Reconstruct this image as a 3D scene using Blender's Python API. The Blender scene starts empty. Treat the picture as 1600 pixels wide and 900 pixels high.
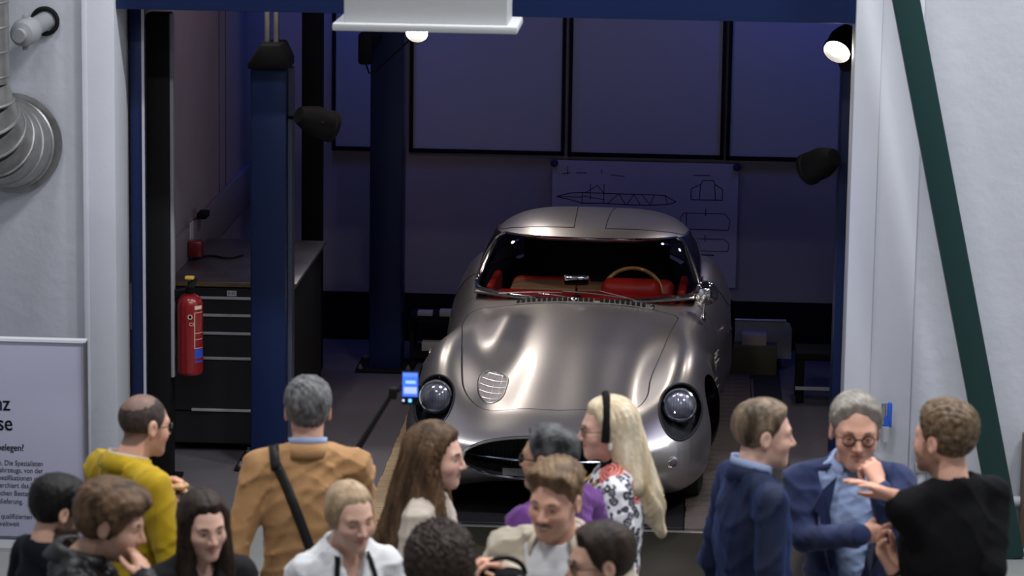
import bpy, bmesh, math, random
import numpy as np
from mathutils import Vector, Matrix
# ------------------------------------------------------------------ camera
SC = bpy.context.scene
COL = SC.collection
FPX, PSI, PIT, ROLL, CAMZ = 5000.0, math.radians(3.2), math.radians(10.5), 0.0145, 4.35
CAM = np.array([0.0, 0.0, CAMZ])
_r = np.array([math.cos(PSI), math.sin(PSI), 0.0]); _fh = np.array([-math.sin(PSI), math.cos(PSI), 0.0])
CF = _fh*math.cos(PIT) + np.array([0, 0, -math.sin(PIT)]); _u = np.cross(_r, CF)
CR = _r*math.cos(ROLL) + _u*math.sin(ROLL); CU = _u*math.cos(ROLL) - _r*math.sin(ROLL)
def at(x, y, X=None, Y=None, Z=None, D=None):
    """world point seen at photo pixel x, y on the plane X=, Y= or Z= (or at depth D)"""
    d = CF + CR*(x-800)/FPX - CU*(y-450)/FPX
    t = D if D is not None else ((X-CAM[0])/d[0] if X is not None else ((Y-CAM[1])/d[1] if Y is not None else (Z-CAM[2])/d[2]))
    return CAM + t*d
cd = bpy.data.cameras.new('camera'); cam = bpy.data.objects.new('camera', cd); COL.objects.link(cam)
cd.sensor_width = 36.0; cd.lens = FPX/1600*36.0; cd.clip_end = 200
cam.matrix_world = Matrix(((CR[0], CU[0], -CF[0], CAM[0]), (CR[1], CU[1], -CF[1], CAM[1]), (CR[2], CU[2], -CF[2], CAM[2]), (0, 0, 0, 1)))
cd.dof.use_dof = True; cd.dof.focus_distance = 19.3; cd.dof.aperture_fstop = 4.0
SC.camera = cam
# ------------------------------------------------------------------ world, lights, exposure
W = bpy.data.worlds.new('World'); SC.world = W; W.use_nodes = True
W.node_tree.nodes['Background'].inputs[0].default_value = (0.62, 0.70, 0.85, 1); W.node_tree.nodes['Background'].inputs[1].default_value = 0.006
SC.view_settings.view_transform = 'Standard'; SC.view_settings.look = 'None'; SC.view_settings.gamma = 1.0
SC.view_settings.use_curve_mapping = False; SC.view_settings.exposure = 0.55
def light(name, kind, loc, aim, power, color=(1, 1, 1), size=0.5, size_y=None, spot=40, blend=0.4):
    l = bpy.data.lights.new(name, kind); l.energy = power; l.color = color
    if kind == 'AREA':
        l.size = size
        if size_y: l.shape = 'RECTANGLE'; l.size_y = size_y
    else:
        l.shadow_soft_size = size
        if kind == 'SPOT': l.spot_size = math.radians(spot); l.spot_blend = blend
    o = bpy.data.objects.new(name, l); COL.objects.link(o); o.location = loc
    o.rotation_euler = (Vector(aim)-Vector(loc)).to_track_quat('-Z', 'Y').to_euler()
    return o
# hall: unseen ceiling luminaires over the visitors, rearmost one added to brighten faces
for lx, ly, pw in ((-3.6, 13.6, 70), (0.2, 13.6, 150), (3.8, 13.6, 195), (-2.0, 9.0, 95), (2.4, 9.0, 120), (0.4, 5.0, 60)):
    light('hall_light', 'AREA', (lx, ly, 7.3), (lx, ly+0.3, 0), pw, (0.97, 0.98, 1.0), 1.1, 0.35)
# bay: unseen spots under the ceiling, lower rear ones added for bonnet highlights
for loc, aim, pw in (((-2.55, 17.3, 3.45), (-1.2, 18.6, 0.7), 38), ((-2.45, 19.2, 3.5), (-1.0, 18.9, 0.7), 45), ((-1.6, 20.6, 3.6), (-0.9, 19.0, 0.8), 30), ((0.9, 20.3, 3.5), (-0.3, 19.0, 0.8), 36), ((-2.02, 20.0, 2.55), (-1.0, 17.8, 0.7), 20), ((-1.35, 21.0, 2.9), (-1.0, 17.8, 0.7), 15), ((1.15, 20.2, 2.45), (-0.3, 17.8, 0.7), 20), ((1.2, 17.9, 3.4), (-0.2, 18.6, 0.7), 26)):
    light('bay_spot', 'SPOT', loc, aim, pw, (1.0, 0.91, 0.82), 0.05, spot=62, blend=0.7)
for loc, aim, pw, c in (((-2.5, 20.7, 3.6), (-2.1, 21.4, 1.9), 24, (0.05, 0.16, 1.0)), ((1.15, 20.6, 3.6), (0.75, 21.4, 1.8), 26, (0.06, 0.14, 1.0)), ((-0.5, 20.3, 3.7), (-0.5, 21.4, 1.6), 8, (0.45, 0.38, 1.0)), ((-1.3, 18.2, 3.7), (-3.0, 19.4, 1.7), 20, (0.95, 0.66, 0.88)), ((-0.6, 15.9, 3.2), (-0.6, 16.9, 0.3), 36, (0.42, 0.36, 1.0)), ((0.6, 15.6, 3.0), (0.1, 16.9, 0.3), 14, (0.08, 0.15, 1.0))):
    light('bay_accent', 'SPOT', loc, aim, pw, c, 0.15, spot=110 if loc[1] > 17 else 60, blend=1.0)
# ------------------------------------------------------------------ helpers: tags, materials, meshes
def tag(o, label=None, cat=None, group=None, kind=None):
    if label: o['label'] = label
    if cat: o['category'] = cat
    if group: o['group'] = group
    if kind: o['kind'] = kind
    return o
def empty(name, loc=(0, 0, 0), rz=0.0, label=None, cat=None, group=None):
    o = bpy.data.objects.new(name, None); COL.objects.link(o); o.location = loc; o.rotation_euler = (0, 0, rz)
    o.empty_display_size = 0.1
    return tag(o, label, cat, group)
MATS = {}
def mat(name, col, rough=0.5, metal=0.0, spec=0.5, coat=0.0, noise=0.0, nscale=8.0, bump=0.0, bscale=60.0, emit=None, estr=0.0, alpha=1.0, trans=0.0, stretch=None, sheen=0.0, coat_rough=0.06, attr=None, subsurf=0.0, col2=None, ior=1.45):
    if name in MATS: return MATS[name]
    m = bpy.data.materials.new(name); m.use_nodes = True; nt = m.node_tree; b = nt.nodes['Principled BSDF']
    L = nt.links.new
    b.inputs['Base Color'].default_value = (*col, 1); b.inputs['Roughness'].default_value = rough; b.inputs['Metallic'].default_value = metal
    b.inputs['Specular IOR Level'].default_value = spec; b.inputs['Coat Weight'].default_value = coat; b.inputs['Coat Roughness'].default_value = coat_rough
    b.inputs['Sheen Weight'].default_value = sheen; b.inputs['IOR'].default_value = ior
    b.inputs['Alpha'].default_value = alpha; b.inputs['Transmission Weight'].default_value = trans
    if subsurf: b.inputs['Subsurface Weight'].default_value = subsurf; b.inputs['Subsurface Radius'].default_value = (0.02, 0.008, 0.004); b.inputs['Subsurface Scale'].default_value = 0.4
    if emit: b.inputs['Emission Color'].default_value = (*emit, 1); b.inputs['Emission Strength'].default_value = estr
    tc = None
    def coord():
        nonlocal tc
        if tc is None:
            t = nt.nodes.new('ShaderNodeTexCoord'); mp = nt.nodes.new('ShaderNodeMapping'); L(t.outputs['Object'], mp.inputs[0])
            if stretch: mp.inputs['Scale'].default_value = stretch
            tc = mp.outputs[0]
        return tc
    src = None
    if noise or col2:
        n = nt.nodes.new('ShaderNodeTexNoise'); n.inputs['Scale'].default_value = nscale; n.inputs['Detail'].default_value = 5; L(coord(), n.inputs['Vector'])
        r = nt.nodes.new('ShaderNodeValToRGB'); L(n.outputs[0], r.inputs[0])
        c2 = col2 if col2 else tuple(min(1, c*(1+noise)) for c in col); c1 = col if col2 else tuple(c*(1-noise) for c in col)
        r.color_ramp.elements[0].position = 0.32; r.color_ramp.elements[1].position = 0.68
        r.color_ramp.elements[0].color = (*c1, 1); r.color_ramp.elements[1].color = (*c2, 1); src = r.outputs[0]
    if attr:
        a = nt.nodes.new('ShaderNodeAttribute'); a.attribute_name = attr
        if src is None: src = a.outputs['Color']
        else:
            mx = nt.nodes.new('ShaderNodeMix'); mx.data_type = 'RGBA'; mx.blend_type = 'MULTIPLY'; mx.inputs[0].default_value = 1.0
            L(a.outputs['Color'], mx.inputs[6]); L(src, mx.inputs[7]); src = mx.outputs[2]
    if src is not None: L(src, b.inputs['Base Color'])
    if bump:
        n2 = nt.nodes.new('ShaderNodeTexNoise'); n2.inputs['Scale'].default_value = bscale; n2.inputs['Detail'].default_value = 4; L(coord(), n2.inputs['Vector'])
        bp = nt.nodes.new('ShaderNodeBump'); bp.inputs['Strength'].default_value = 1.0; bp.inputs['Distance'].default_value = bump
        L(n2.outputs[0], bp.inputs['Height']); L(bp.outputs[0], b.inputs['Normal'])
    MATS[name] = m; return m
def pane_mat(name, tint=(1, 1, 1), gloss=0.12, rough=0.02):
    """thin clear pane: transparent with a mirror-like sheen"""
    if name in MATS: return MATS[name]
    m = bpy.data.materials.new(name); m.use_nodes = True; nt = m.node_tree; nt.nodes.clear(); L = nt.links.new
    o = nt.nodes.new('ShaderNodeOutputMaterial'); t = nt.nodes.new('ShaderNodeBsdfTransparent'); t.inputs[0].default_value = (*tint, 1)
    g = nt.nodes.new('ShaderNodeBsdfGlossy'); g.inputs['Roughness'].default_value = rough
    fr = nt.nodes.new('ShaderNodeFresnel'); fr.inputs[0].default_value = 1.45
    ad = nt.nodes.new('ShaderNodeMath'); ad.operation = 'ADD'; ad.inputs[1].default_value = gloss; ad.use_clamp = True; L(fr.outputs[0], ad.inputs[0])
    mx = nt.nodes.new('ShaderNodeMixShader'); L(ad.outputs[0], mx.inputs[0]); L(t.outputs[0], mx.inputs[1]); L(g.outputs[0], mx.inputs[2]); L(mx.outputs[0], o.inputs[0])
    MATS[name] = m; return m
def mesh_obj(name, V, F, m=None, parent=None, smooth=True, weld=0.0):
    me = bpy.data.meshes.new(name)
    V = np.asarray(V, dtype=np.float32).reshape(-1, 3)
    if isinstance(F, np.ndarray):
        k = F.shape[1]; n = len(F)
        me.vertices.add(len(V)); me.vertices.foreach_set('co', V.ravel())
        me.loops.add(n*k); me.loops.foreach_set('vertex_index', F.astype(np.int32).ravel())
        me.polygons.add(n); me.polygons.foreach_set('loop_start', np.arange(0, n*k, k, dtype=np.int32)); me.polygons.foreach_set('loop_total', np.full(n, k, dtype=np.int32))
        me.update(calc_edges=True)
    else:
        me.from_pydata(V.tolist(), [], F)
    if weld:
        bm = bmesh.new(); bm.from_mesh(me); bmesh.ops.remove_doubles(bm, verts=bm.verts, dist=weld); bmesh.ops.recalc_face_normals(bm, faces=bm.faces); bm.to_mesh(me); bm.free()
    if smooth: me.polygons.foreach_set('use_smooth', np.ones(len(me.polygons), dtype=bool))
    me.validate()
    o = bpy.data.objects.new(name, me); COL.objects.link(o)
    if m: me.materials.append(m)
    if parent: o.parent = parent
    return o
def frame_of(d):
    d = Vector(d).normalized(); a = Vector((0, 0, 1)) if abs(d.z) < 0.95 else Vector((1, 0, 0))
    s = d.cross(a).normalized(); return d, s, s.cross(d).normalized()
class MB:
    """collects simple solids into one mesh"""
    def __init__(s, M=None): s.v = []; s.f = []; s.M = M
    def add(s, vs, fs):
        n = len(s.v); s.v += [tuple(v) for v in vs]; s.f += [tuple(i+n for i in f) for f in fs]; return s
    def box(s, c, d, rz=0.0, M=None):
        x, y, z = d[0]/2, d[1]/2, d[2]/2; co, si = math.cos(rz), math.sin(rz); vs = []
        for k in (-1, 1):
            for a, b in ((-1, -1), (1, -1), (1, 1), (-1, 1)):
                p = Vector((a*x, b*y, k*z)); p = (M @ p) if M else Vector((p.x*co-p.y*si, p.x*si+p.y*co, p.z)); vs.append(p+Vector(c))
        return s.add(vs, [(3, 2, 1, 0), (4, 5, 6, 7), (0, 1, 5, 4), (1, 2, 6, 5), (2, 3, 7, 6), (3, 0, 4, 7)])
    def bx(s, x0, x1, y0, y1, z0, z1): return s.box(((x0+x1)/2, (y0+y1)/2, (z0+z1)/2), (x1-x0, y1-y0, z1-z0))
    def tube(s, pts, r, n=10, caps=True, flat=1.0, closed=False):
        pts = [Vector(p) for p in pts]; k = len(pts); rs = r if isinstance(r, (list, tuple)) else [r]*k
        vs = []; d0, sd, up = frame_of(pts[1]-pts[0])
        for i, p in enumerate(pts):
            if closed: d = pts[(i+1) % k]-pts[i-1]
            else: d = pts[min(i+1, k-1)]-pts[max(i-1, 0)]
            d = d.normalized(); sd = (sd-d*sd.dot(d)).normalized(); up = sd.cross(d)
            for j in range(n):
                a = 2*math.pi*j/n; vs.append(p+sd*math.cos(a)*rs[i]+up*math.sin(a)*rs[i]*flat)
        fs = []
        for i in range(k if closed else k-1):
            i2 = (i+1) % k
            for j in range(n):
                j2 = (j+1) % n; fs.append((i*n+j, i*n+j2, i2*n+j2, i2*n+j))
        if caps and not closed: fs += [tuple(range(n-1, -1, -1)), tuple((k-1)*n+j for j in range(n))]
        return s.add(vs, fs)
    def cyl(s, a, b, r, r2=None, n=16): return s.tube([a, b], [r, r if r2 is None else r2], n)
    def lathe(s, prof, c=(0, 0, 0), axis=(0, 0, 1), n=24, squash=1.0):
        d, sd, up = frame_of(axis); c = Vector(c); vs = []
        for (r, h) in prof:
            for j in range(n):
                a = 2*math.pi*j/n; vs.append(c+d*h+sd*math.cos(a)*r+up*math.sin(a)*r*squash)
        fs = []
        for i in range(len(prof)-1):
            for j in range(n):
                j2 = (j+1) % n; fs.append((i*n+j, i*n+j2, (i+1)*n+j2, (i+1)*n+j))
        if prof[0][0] > 1e-6: fs.append(tuple(range(n-1, -1, -1)))
        if prof[-1][0] > 1e-6: fs.append(tuple((len(prof)-1)*n+j for j in range(n)))
        return s.add(vs, fs)
    def prism(s, poly, o, ex, ey, ez):
        """polygon (u, v) in the plane o + u ex + v ey, extruded along ez"""
        o, ex, ey, ez = map(Vector, (o, ex, ey, ez)); k = len(poly)
        vs = [o+ex*u+ey*v for u, v in poly]; vs += [p+ez for p in vs]
        return s.add(vs, [tuple(range(k-1, -1, -1)), tuple(range(k, 2*k))]+[(i, (i+1) % k, k+(i+1) % k, k+i) for i in range(k)])
    def build(s, name, m, parent=None, smooth=False, bevel=0.0, seg=2, angle=30):
        me = bpy.data.meshes.new(name); me.from_pydata([tuple(v) for v in s.v], [], s.f)
        bm = bmesh.new(); bm.from_mesh(me); bmesh.ops.recalc_face_normals(bm, faces=bm.faces)
        if bevel:
            es = [e for e in bm.edges if len(e.link_faces) == 2 and e.calc_face_angle(0) > math.radians(angle)]
            bmesh.ops.bevel(bm, geom=es, offset=bevel, segments=seg, profile=0.5, affect='EDGES', clamp_overlap=True)
        bm.to_mesh(me); bm.free(); me.materials.append(m)
        if smooth or bevel:
            me.polygons.foreach_set('use_smooth', np.ones(len(me.polygons), dtype=bool))
            try: me.set_sharp_from_angle(angle=math.radians(42))
            except Exception: pass
        o = bpy.data.objects.new(name, me); COL.objects.link(o)
        if parent: o.parent = parent
        return o
def struct(o): o['kind'] = 'structure'; return o
def text_obj(name, body, size, m, loc, rot, parent=None, align='LEFT', sx=1.0, ext=0.0006):
    c = bpy.data.curves.new(name, 'FONT'); c.body = body; c.size = size; c.align_x = align; c.extrude = ext
    o = bpy.data.objects.new(name, c); COL.objects.link(o)
    dg = bpy.context.evaluated_depsgraph_get(); me = bpy.data.meshes.new_from_object(o.evaluated_get(dg)); bpy.data.objects.remove(o)
    o = bpy.data.objects.new(name, me); COL.objects.link(o); me.materials.clear(); me.materials.append(m)
    o.location = loc; o.rotation_euler = rot; o.scale = (sx, 1, 1)
    if parent: o.parent = parent
    return o
def spl(xs, ys):
    """natural cubic spline through the points, linear beyond the ends"""
    xs = np.asarray(xs, float); ys = np.asarray(ys, float); n = len(xs); h = np.diff(xs)
    A = np.zeros((n, n)); A[0, 0] = A[-1, -1] = 1; b = np.zeros((n,)+ys.shape[1:])
    for i in range(1, n-1):
        A[i, i-1] = h[i-1]; A[i, i] = 2*(h[i-1]+h[i]); A[i, i+1] = h[i]; b[i] = 6*((ys[i+1]-ys[i])/h[i]-(ys[i]-ys[i-1])/h[i-1])
    M2 = np.linalg.solve(A, b)
    def f(x):
        x = np.asarray(x, float); k = np.clip(np.searchsorted(xs, x)-1, 0, n-2); H = h[k]; xc = np.clip(x, xs[0], xs[-1]); a = xs[k+1]-xc; c = xc-xs[k]
        if ys.ndim > 1: H = H[..., None]; a = a[..., None]; c = c[..., None]
        r = M2[k]*a**3/(6*H)+M2[k+1]*c**3/(6*H)+(ys[k]/H-M2[k]*H/6)*a+(ys[k+1]/H-M2[k+1]*H/6)*c
        return r
    return f
# ------------------------------------------------------------------ the place
YW = 16.455; YB = 21.38; XL = -3.01; XR = 1.75; ZL = 2.715
XJL = float(at(182, 300, Y=YW)[0]); XJR = float(at(1330, 250, Y=YW)[0]); XPL = float(at(132, 300, Y=YW)[0]); XPR = float(at(1434, 300, Y=YW)[0])
M_WALL = mat('white_wall', (.47, .485, .535), .75, noise=.035, nscale=3, bump=.004, bscale=14)
M_WALL2 = mat('white_trim', (.54, .555, .61), .6, noise=.02, nscale=4, bump=.001, bscale=30)
M_BLUE = mat('blue_steel', (.005, .016, .075), .38, .2)
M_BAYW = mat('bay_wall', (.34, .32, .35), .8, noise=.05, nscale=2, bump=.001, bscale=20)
M_BLACK = mat('matt_black', (.005, .005, .006), .7, spec=.25)
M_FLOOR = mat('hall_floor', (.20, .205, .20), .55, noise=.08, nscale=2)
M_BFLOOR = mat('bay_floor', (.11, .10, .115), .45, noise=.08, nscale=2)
M_GREEN = mat('dark_green_steel', (.008, .035, .035), .45, .1)
M_STEEL = mat('galvanised', (.30, .30, .30), .40, .7, noise=.18, nscale=14)
M_GREY = mat('grey_paint', (.30, .31, .33), .5)
M_LIGHT = mat('pale_strip', (.55, .55, .62), .4, .3)
Mb = lambda *a: MB().bx(*a)
struct(Mb(-7, 7, -3, YW, -.1, 0).build('floor', M_FLOOR))
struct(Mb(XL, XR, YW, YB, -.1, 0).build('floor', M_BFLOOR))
struct(Mb(-7, XPL, YW, YW+.25, 0, 7.6).build('wall_left', M_WALL))
struct(Mb(XPR, 7, YW, YW+.25, 0, 7.6).build('wall_right', M_WALL))
struct(Mb(XPL, XPR, YW, YW+.25, 3.15, 7.6).build('wall_upper', M_WALL))
t1 = struct(Mb(XPL, XJL, YW-.03, YW+.32, 0, 3.15).build('trim_1', M_WALL2, bevel=.006))
t2 = struct(Mb(XJR, XPR, YW-.03, YW+.32, 0, 3.15).build('trim_2', M_WALL2, bevel=.006))
xg = float(at(1376, 100, Y=YW)[0])
struct(Mb(XJR, xg, YW-.045, YW-.03, 0, 3.15).build('trim_3', M_WALL2, bevel=.004))
struct(Mb(XPL, XPL+.03, YW-.042, YW-.03, 0, 3.15).build('trim_4', M_WALL2, bevel=.004))
struct(Mb(XPR, 7, YW-.02, YW, 0, .11).build('baseboard_right', M_WALL2, bevel=.004))
struct(Mb(-7, XPL, YW-.02, YW, 0, .11).build('baseboard_left', M_WALL2, bevel=.004))
struct(Mb(XJL, XJR, YW+.02, YW+.30, ZL, 3.15).build('trim_5', M_BLUE, bevel=.006))
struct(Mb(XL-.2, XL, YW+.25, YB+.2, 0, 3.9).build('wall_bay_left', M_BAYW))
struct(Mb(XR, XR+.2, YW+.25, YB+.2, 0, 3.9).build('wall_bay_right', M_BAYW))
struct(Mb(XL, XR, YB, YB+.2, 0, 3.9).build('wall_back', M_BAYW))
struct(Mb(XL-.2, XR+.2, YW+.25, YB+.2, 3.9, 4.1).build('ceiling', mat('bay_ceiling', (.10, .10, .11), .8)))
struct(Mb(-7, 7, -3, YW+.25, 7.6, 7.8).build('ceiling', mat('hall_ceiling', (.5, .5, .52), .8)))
struct(Mb(-7.2, -7, -3, YW+.25, 0, 7.6).build('wall_hall_left', M_WALL)); struct(Mb(7, 7.2, -3, YW+.25, 0, 7.6).build('wall_hall_right', M_WALL))
struct(Mb(-7, 7, -3.2, -3, 0, 7.6).build('wall_hall_rear', M_WALL))
# rail along the left bay wall
zr0 = float(at(300, 409, X=XL)[2]); zr1 = float(at(300, 344, X=XL)[2])
struct(Mb(XL, XL+.03, YW+.4, YB, zr0, zr1).build('trim_6', mat('rail_board', (.26, .25, .27), .6), bevel=.004))
struct(Mb(XL, XR, YB-.02, YB, .0, .33).build('baseboard_back', M_BLACK))
for k, px in enumerate((342, 352)):
    p = at(px, 200, X=XL); struct(Mb(XL, XL+.004, p[1]-.004, p[1]+.004, zr1, 3.9).build('trim_%d' % (7+k), mat('joint', (.08, .08, .09), .8)))
# windows high in the back wall
M_PANE = mat('frosted_pane', (.46, .47, .52), .34, spec=.4)
def zb_at(px, py): return float(at(px, py, Y=YB)[2])
for k, (a, b) in enumerate(((519, 634), (640, 882), (887, 1130), (1134, 1372))):
    yb_ = 234+.025*((a+b)/2-521); x0, x1 = float(at(a, yb_, Y=YB)[0]), float(at(b, yb_, Y=YB)[0]); z0 = zb_at((a+b)/2, yb_); z1 = 3.3
    w = struct(Mb(x0+.02, x1-.02, YB-.012, YB-.002, z0+.02, z1-.02).build('window_%d' % (k+1), M_PANE))
    w.name = 'window_%d' % (k+1)
    for q in (Mb(x0, x0+.024, YB-.03, YB, z0, z1), Mb(x1-.024, x1, YB-.03, YB, z0, z1), Mb(x0, x1, YB-.03, YB, z0, z0+.028), Mb(x0, x1, YB-.03, YB, z1-.035, z1)): q.build('window_frame', M_BLACK, w)
# plank deck under the car, threshold, perforated plates
deck = struct(Mb(-1.70, .42, YW+.01, 20.6, 0, .006).build('floor', M_BLACK))
M_WOOD = mat('deck_wood', (.42, .30, .17), .6, stretch=(3, 40, 3), col2=(.26, .17, .09), nscale=3, bump=.001, bscale=20)
M_WOOD_SHADED = mat('deck_wood_shaded', (.10, .075, .065), .6, stretch=(3, 40, 3), col2=(.055, .04, .038), nscale=3, bump=.001, bscale=20)  # right strip: its weaker light is put into a darker wood colour
def plank_mesh(w, m):
    o = Mb(-w/2, w/2, -.058, .058, 0, .018).build('plank', m, None, bevel=.003, seg=1); me = o.data; bpy.data.objects.remove(o); return me
pm1 = plank_mesh(.34, M_WOOD); pm2 = plank_mesh(.40, M_WOOD_SHADED); rnd = random.Random(4)
for i in range(34):
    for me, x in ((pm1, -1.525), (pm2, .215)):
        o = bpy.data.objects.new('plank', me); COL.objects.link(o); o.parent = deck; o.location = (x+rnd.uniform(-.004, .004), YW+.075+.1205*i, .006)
for i in range(6): Mb(-1.345, .005, YW+.02+.685*i, YW+.69+.685*i, .006, .022).build('dark_plate', mat('dark_plate', (.012, .012, .014), .5, .3), deck, bevel=.003, seg=1)  # near-black plates fill the deck between the plank strips
th = struct(Mb(-1.9, 1.0, YW-.03, YW+.008, 0, .012).build('trim_9', mat('threshold_steel', (.55, .53, .48), .3, .9), bevel=.002))
def perf_mat():
    m = mat('perforated_plate', (.040, .036, .024), .42, .7); nt = m.node_tree; L = nt.links.new; b = nt.nodes['Principled BSDF']
    t = nt.nodes.new('ShaderNodeTexCoord'); v = nt.nodes.new('ShaderNodeTexVoronoi'); v.inputs['Scale'].default_value = 38; v.inputs['Randomness'].default_value = 0.0; L(t.outputs['Object'], v.inputs['Vector'])
    r = nt.nodes.new('ShaderNodeValToRGB'); r.color_ramp.elements[0].position = .28; r.color_ramp.elements[0].color = (.005, .005, .004, 1); r.color_ramp.elements[1].position = .34; r.color_ramp.elements[1].color = (.040, .036, .024, 1)
    L(v.outputs['Distance'], r.inputs[0]); L(r.outputs[0], b.inputs['Base Color']); return m
pf = struct(Mb(-1.9, 1.0, 15.42, YW-.035, 0, .004).build('floor', M_BLACK))
for i in range(4):
    Mb(-1.895+.725*i, -1.895+.725*i+.715, 15.43, YW-.04, .004, .012).build('floor_plate', perf_mat(), pf, bevel=.002, seg=1)
# posts of the car lift
def post(px0, px1, Y, ztop, label, cap=True, depth=.24):
    x0, x1 = float(at(px0, 400, Y=Y)[0]), float(at(px1, 400, Y=Y)[0]); e = empty('lift_post', ((x0+x1)/2, Y+depth/2, 0), 0, label, 'lift post', 'posts of the car lift'); w = (x1-x0)/2
    m = MB(); m.box((0, 0, ztop/2), (2*w, depth, ztop)); m.build('column', M_BLUE, e, bevel=.012)
    m = MB(); m.box((0, 0, .012), (2*w+.16, depth+.16, .024)); m.build('base_plate', M_BLACK, e, bevel=.004)
    for a in (-1, 1):
        for b in (-1, 1): MB().lathe([(.016, 0), (.016, .014), (.008, .016), (.008, .03), (.0001, .031)], (a*(w+.05), b*(depth/2+.05), .024), n=6).build('anchor_bolt', M_STEEL, e)
    if cap:
        m = MB(); m.prism([(-w-.012, 0), (w+.012, 0), (w+.012, .05), (w-.03, .14), (-w+.06, .14), (-w-.012, .03)], (0, -depth/2-.02, ztop), (1, 0, 0), (0, 0, 1), (0, depth+.04, 0)); m.build('cap', M_BLACK, e, bevel=.01)
    return e, w
zc = float(at(420, 108, Y=17.6)[2])
p1_, w1 = post(391, 447, 17.6, zc, 'blue lift post with a black sloped cap in front of the drawer cabinet')
m = MB(); m.bx(w1+.002, w1+.025, -.06, .06, .1, zc); m.build('guide_rail', mat('rail_steel', (.10, .11, .16), .35, .6), p1_)
for dx in (-.02, .03): MB().cyl((dx, 0, zc+.1), (dx, 0, 3.9), .016, n=12).build('lifting_rod', M_CHROME if 'M_CHROME' in globals() else M_STEEL, p1_, True)
post(577, 628, 20.35, 3.0, 'dark blue rear lift post in front of the window wall', True)
p3_, w3 = post(1306, 1345, 17.3, float(at(1320, 110, Y=17.3)[2]), 'blue lift post at the right edge of the opening below the lit lamp', True)
# slim uprights at the left of the opening
xa, xb = float(at(204, 300, Y=16.82)[0]), float(at(224, 300, Y=16.82)[0])
o = Mb(xa, xb, 16.82, 16.92, 0, ZL+.05).build('door_track', M_BLUE, bevel=.006); tag(o, 'narrow blue upright beside the left door jamb', 'door track')
Mb(xb-.004, xb+.010, 16.81, 16.82, 0, ZL).build('track_lip', M_LIGHT, o)
xa, xb = float(at(229, 300, Y=17.2)[0]), float(at(264, 300, Y=17.2)[0])
e = empty('black_upright', ((xa+xb)/2, 17.28, 0), 0, 'black steel upright next to the fire extinguisher', 'upright'); w = (xb-xa)/2; zt = float(at(246, 22, Y=17.2)[2])
MB().box((0, 0, zt/2), (2*w, .16, zt)).build('column', M_BLACK, e, bevel=.006); MB().box((w+.010, -.02, zt/2+.3), (.018, .06, zt-.6)).build('edge_strip', M_GREY, e, bevel=.003)
MB().prism([(-.09, -.04), (0, 0), (0, -.05), (-.09, -.09)], (0, -.06, zt), (1, 0, 0), (0, 0, 1), (0, .1, 0)).build('bracket', M_BLACK, e)
MB().box((.02, 0, .01), (2*w+.04, .26, .02)).build('base_plate', M_BLACK, e, bevel=.003)
for z in (1.55, 2.35): MB().tube([(-w-.006, -.06, z), (-w-.02, -.06, z+.02), (-w-.018, -.06, z+.06), (-w, -.06, z+.07)], .007, 6).build('cable_clip', M_BLACK, e, True)
xa, xb = float(at(471, 300, Y=20.2)[0]), float(at(500, 300, Y=20.2)[0])
o = Mb(xa, xb, 20.2, 20.4, 0, 3.9).build('cable_column', M_BLACK, bevel=.006); tag(o, 'tall black boxed column behind the drawer cabinet', 'column')
# drawer cabinet and worktop
YC = 18.0; cx0, cx1 = float(at(270, 434, Y=YC)[0]), float(at(456, 442, Y=YC)[0]); zt = float(at(400, 441, Y=YC)[2])-.02; YC2 = 19.45
cab = empty('drawer_cabinet', ((cx0+cx1)/2, (YC+YC2)/2, 0), 0, 'black drawer cabinet with pale handle strips under the steel worktop', 'cabinet'); hw = (cx1-cx0)/2; hd = (YC2-YC)/2
MB().box((0, .02, (zt+.028)/2), (2*hw, 2*hd-.04, zt-.032)).build('body', M_BLACK, cab, bevel=.004)
zz = [zt-.01]+[float(at(345, y, Y=YC)[2]) for y in (467, 494, 522, 561, 642)]+[.05]
M_DRW = mat('drawer_front', (.014, .014, .018), .4)
for k in range(6):
    z1, z0 = zz[k], zz[k+1]
    d = MB().box((0, -hd-.009, (z0+z1)/2), (2*hw-.02, .018, z1-z0-.006)).build('drawer', M_DRW, cab, bevel=.002, seg=1)
    if k < 5: MB().box((.03, -hd-.026, z0+.010), (2*hw-.16, .018, .016)).build('handle', M_LIGHT, d, bevel=.003)
lp = MB().box((.0, -hd-.020, zt-.045), (.055, .003, .032)).build('label_plate', mat('white_label', (.7, .7, .72), .5), cab)
text_obj('label_text', 'A 52', .022, M_BLACK, (-.022, -hd-.0225, zt-.052), (math.pi/2, 0, 0), cab)
wt = Mb(cx0-.02, cx1+.03, YC-.03, YC2, zt, zt+.022).build('worktop', mat('worktop_steel', (.22, .21, .22), .32, .75, noise=.2, nscale=5), bevel=.003); tag(wt, 'grey steel worktop with a wooden front edge on the drawer cabinet', 'worktop')
Mb(cx0-.02, cx1+.03, YC-.038, YC-.03, zt-.004, zt+.020).build('wooden_edge', mat('edge_wood', (.16, .10, .05), .5), wt)
m = MB(); c0 = at(300, 405, Z=zt+.028); c1 = at(380, 398, Z=zt+.028); m.tube([tuple(np.array(c0)*(1-t)+np.array(c1)*t+np.array([0, .08*math.sin(6*t), 0])) for t in np.linspace(0, 1, 14)], .006, 6); tag(m.build('power_cable', M_BLACK, None, True), 'thin dark cable lying across the steel worktop', 'cable')
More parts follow.
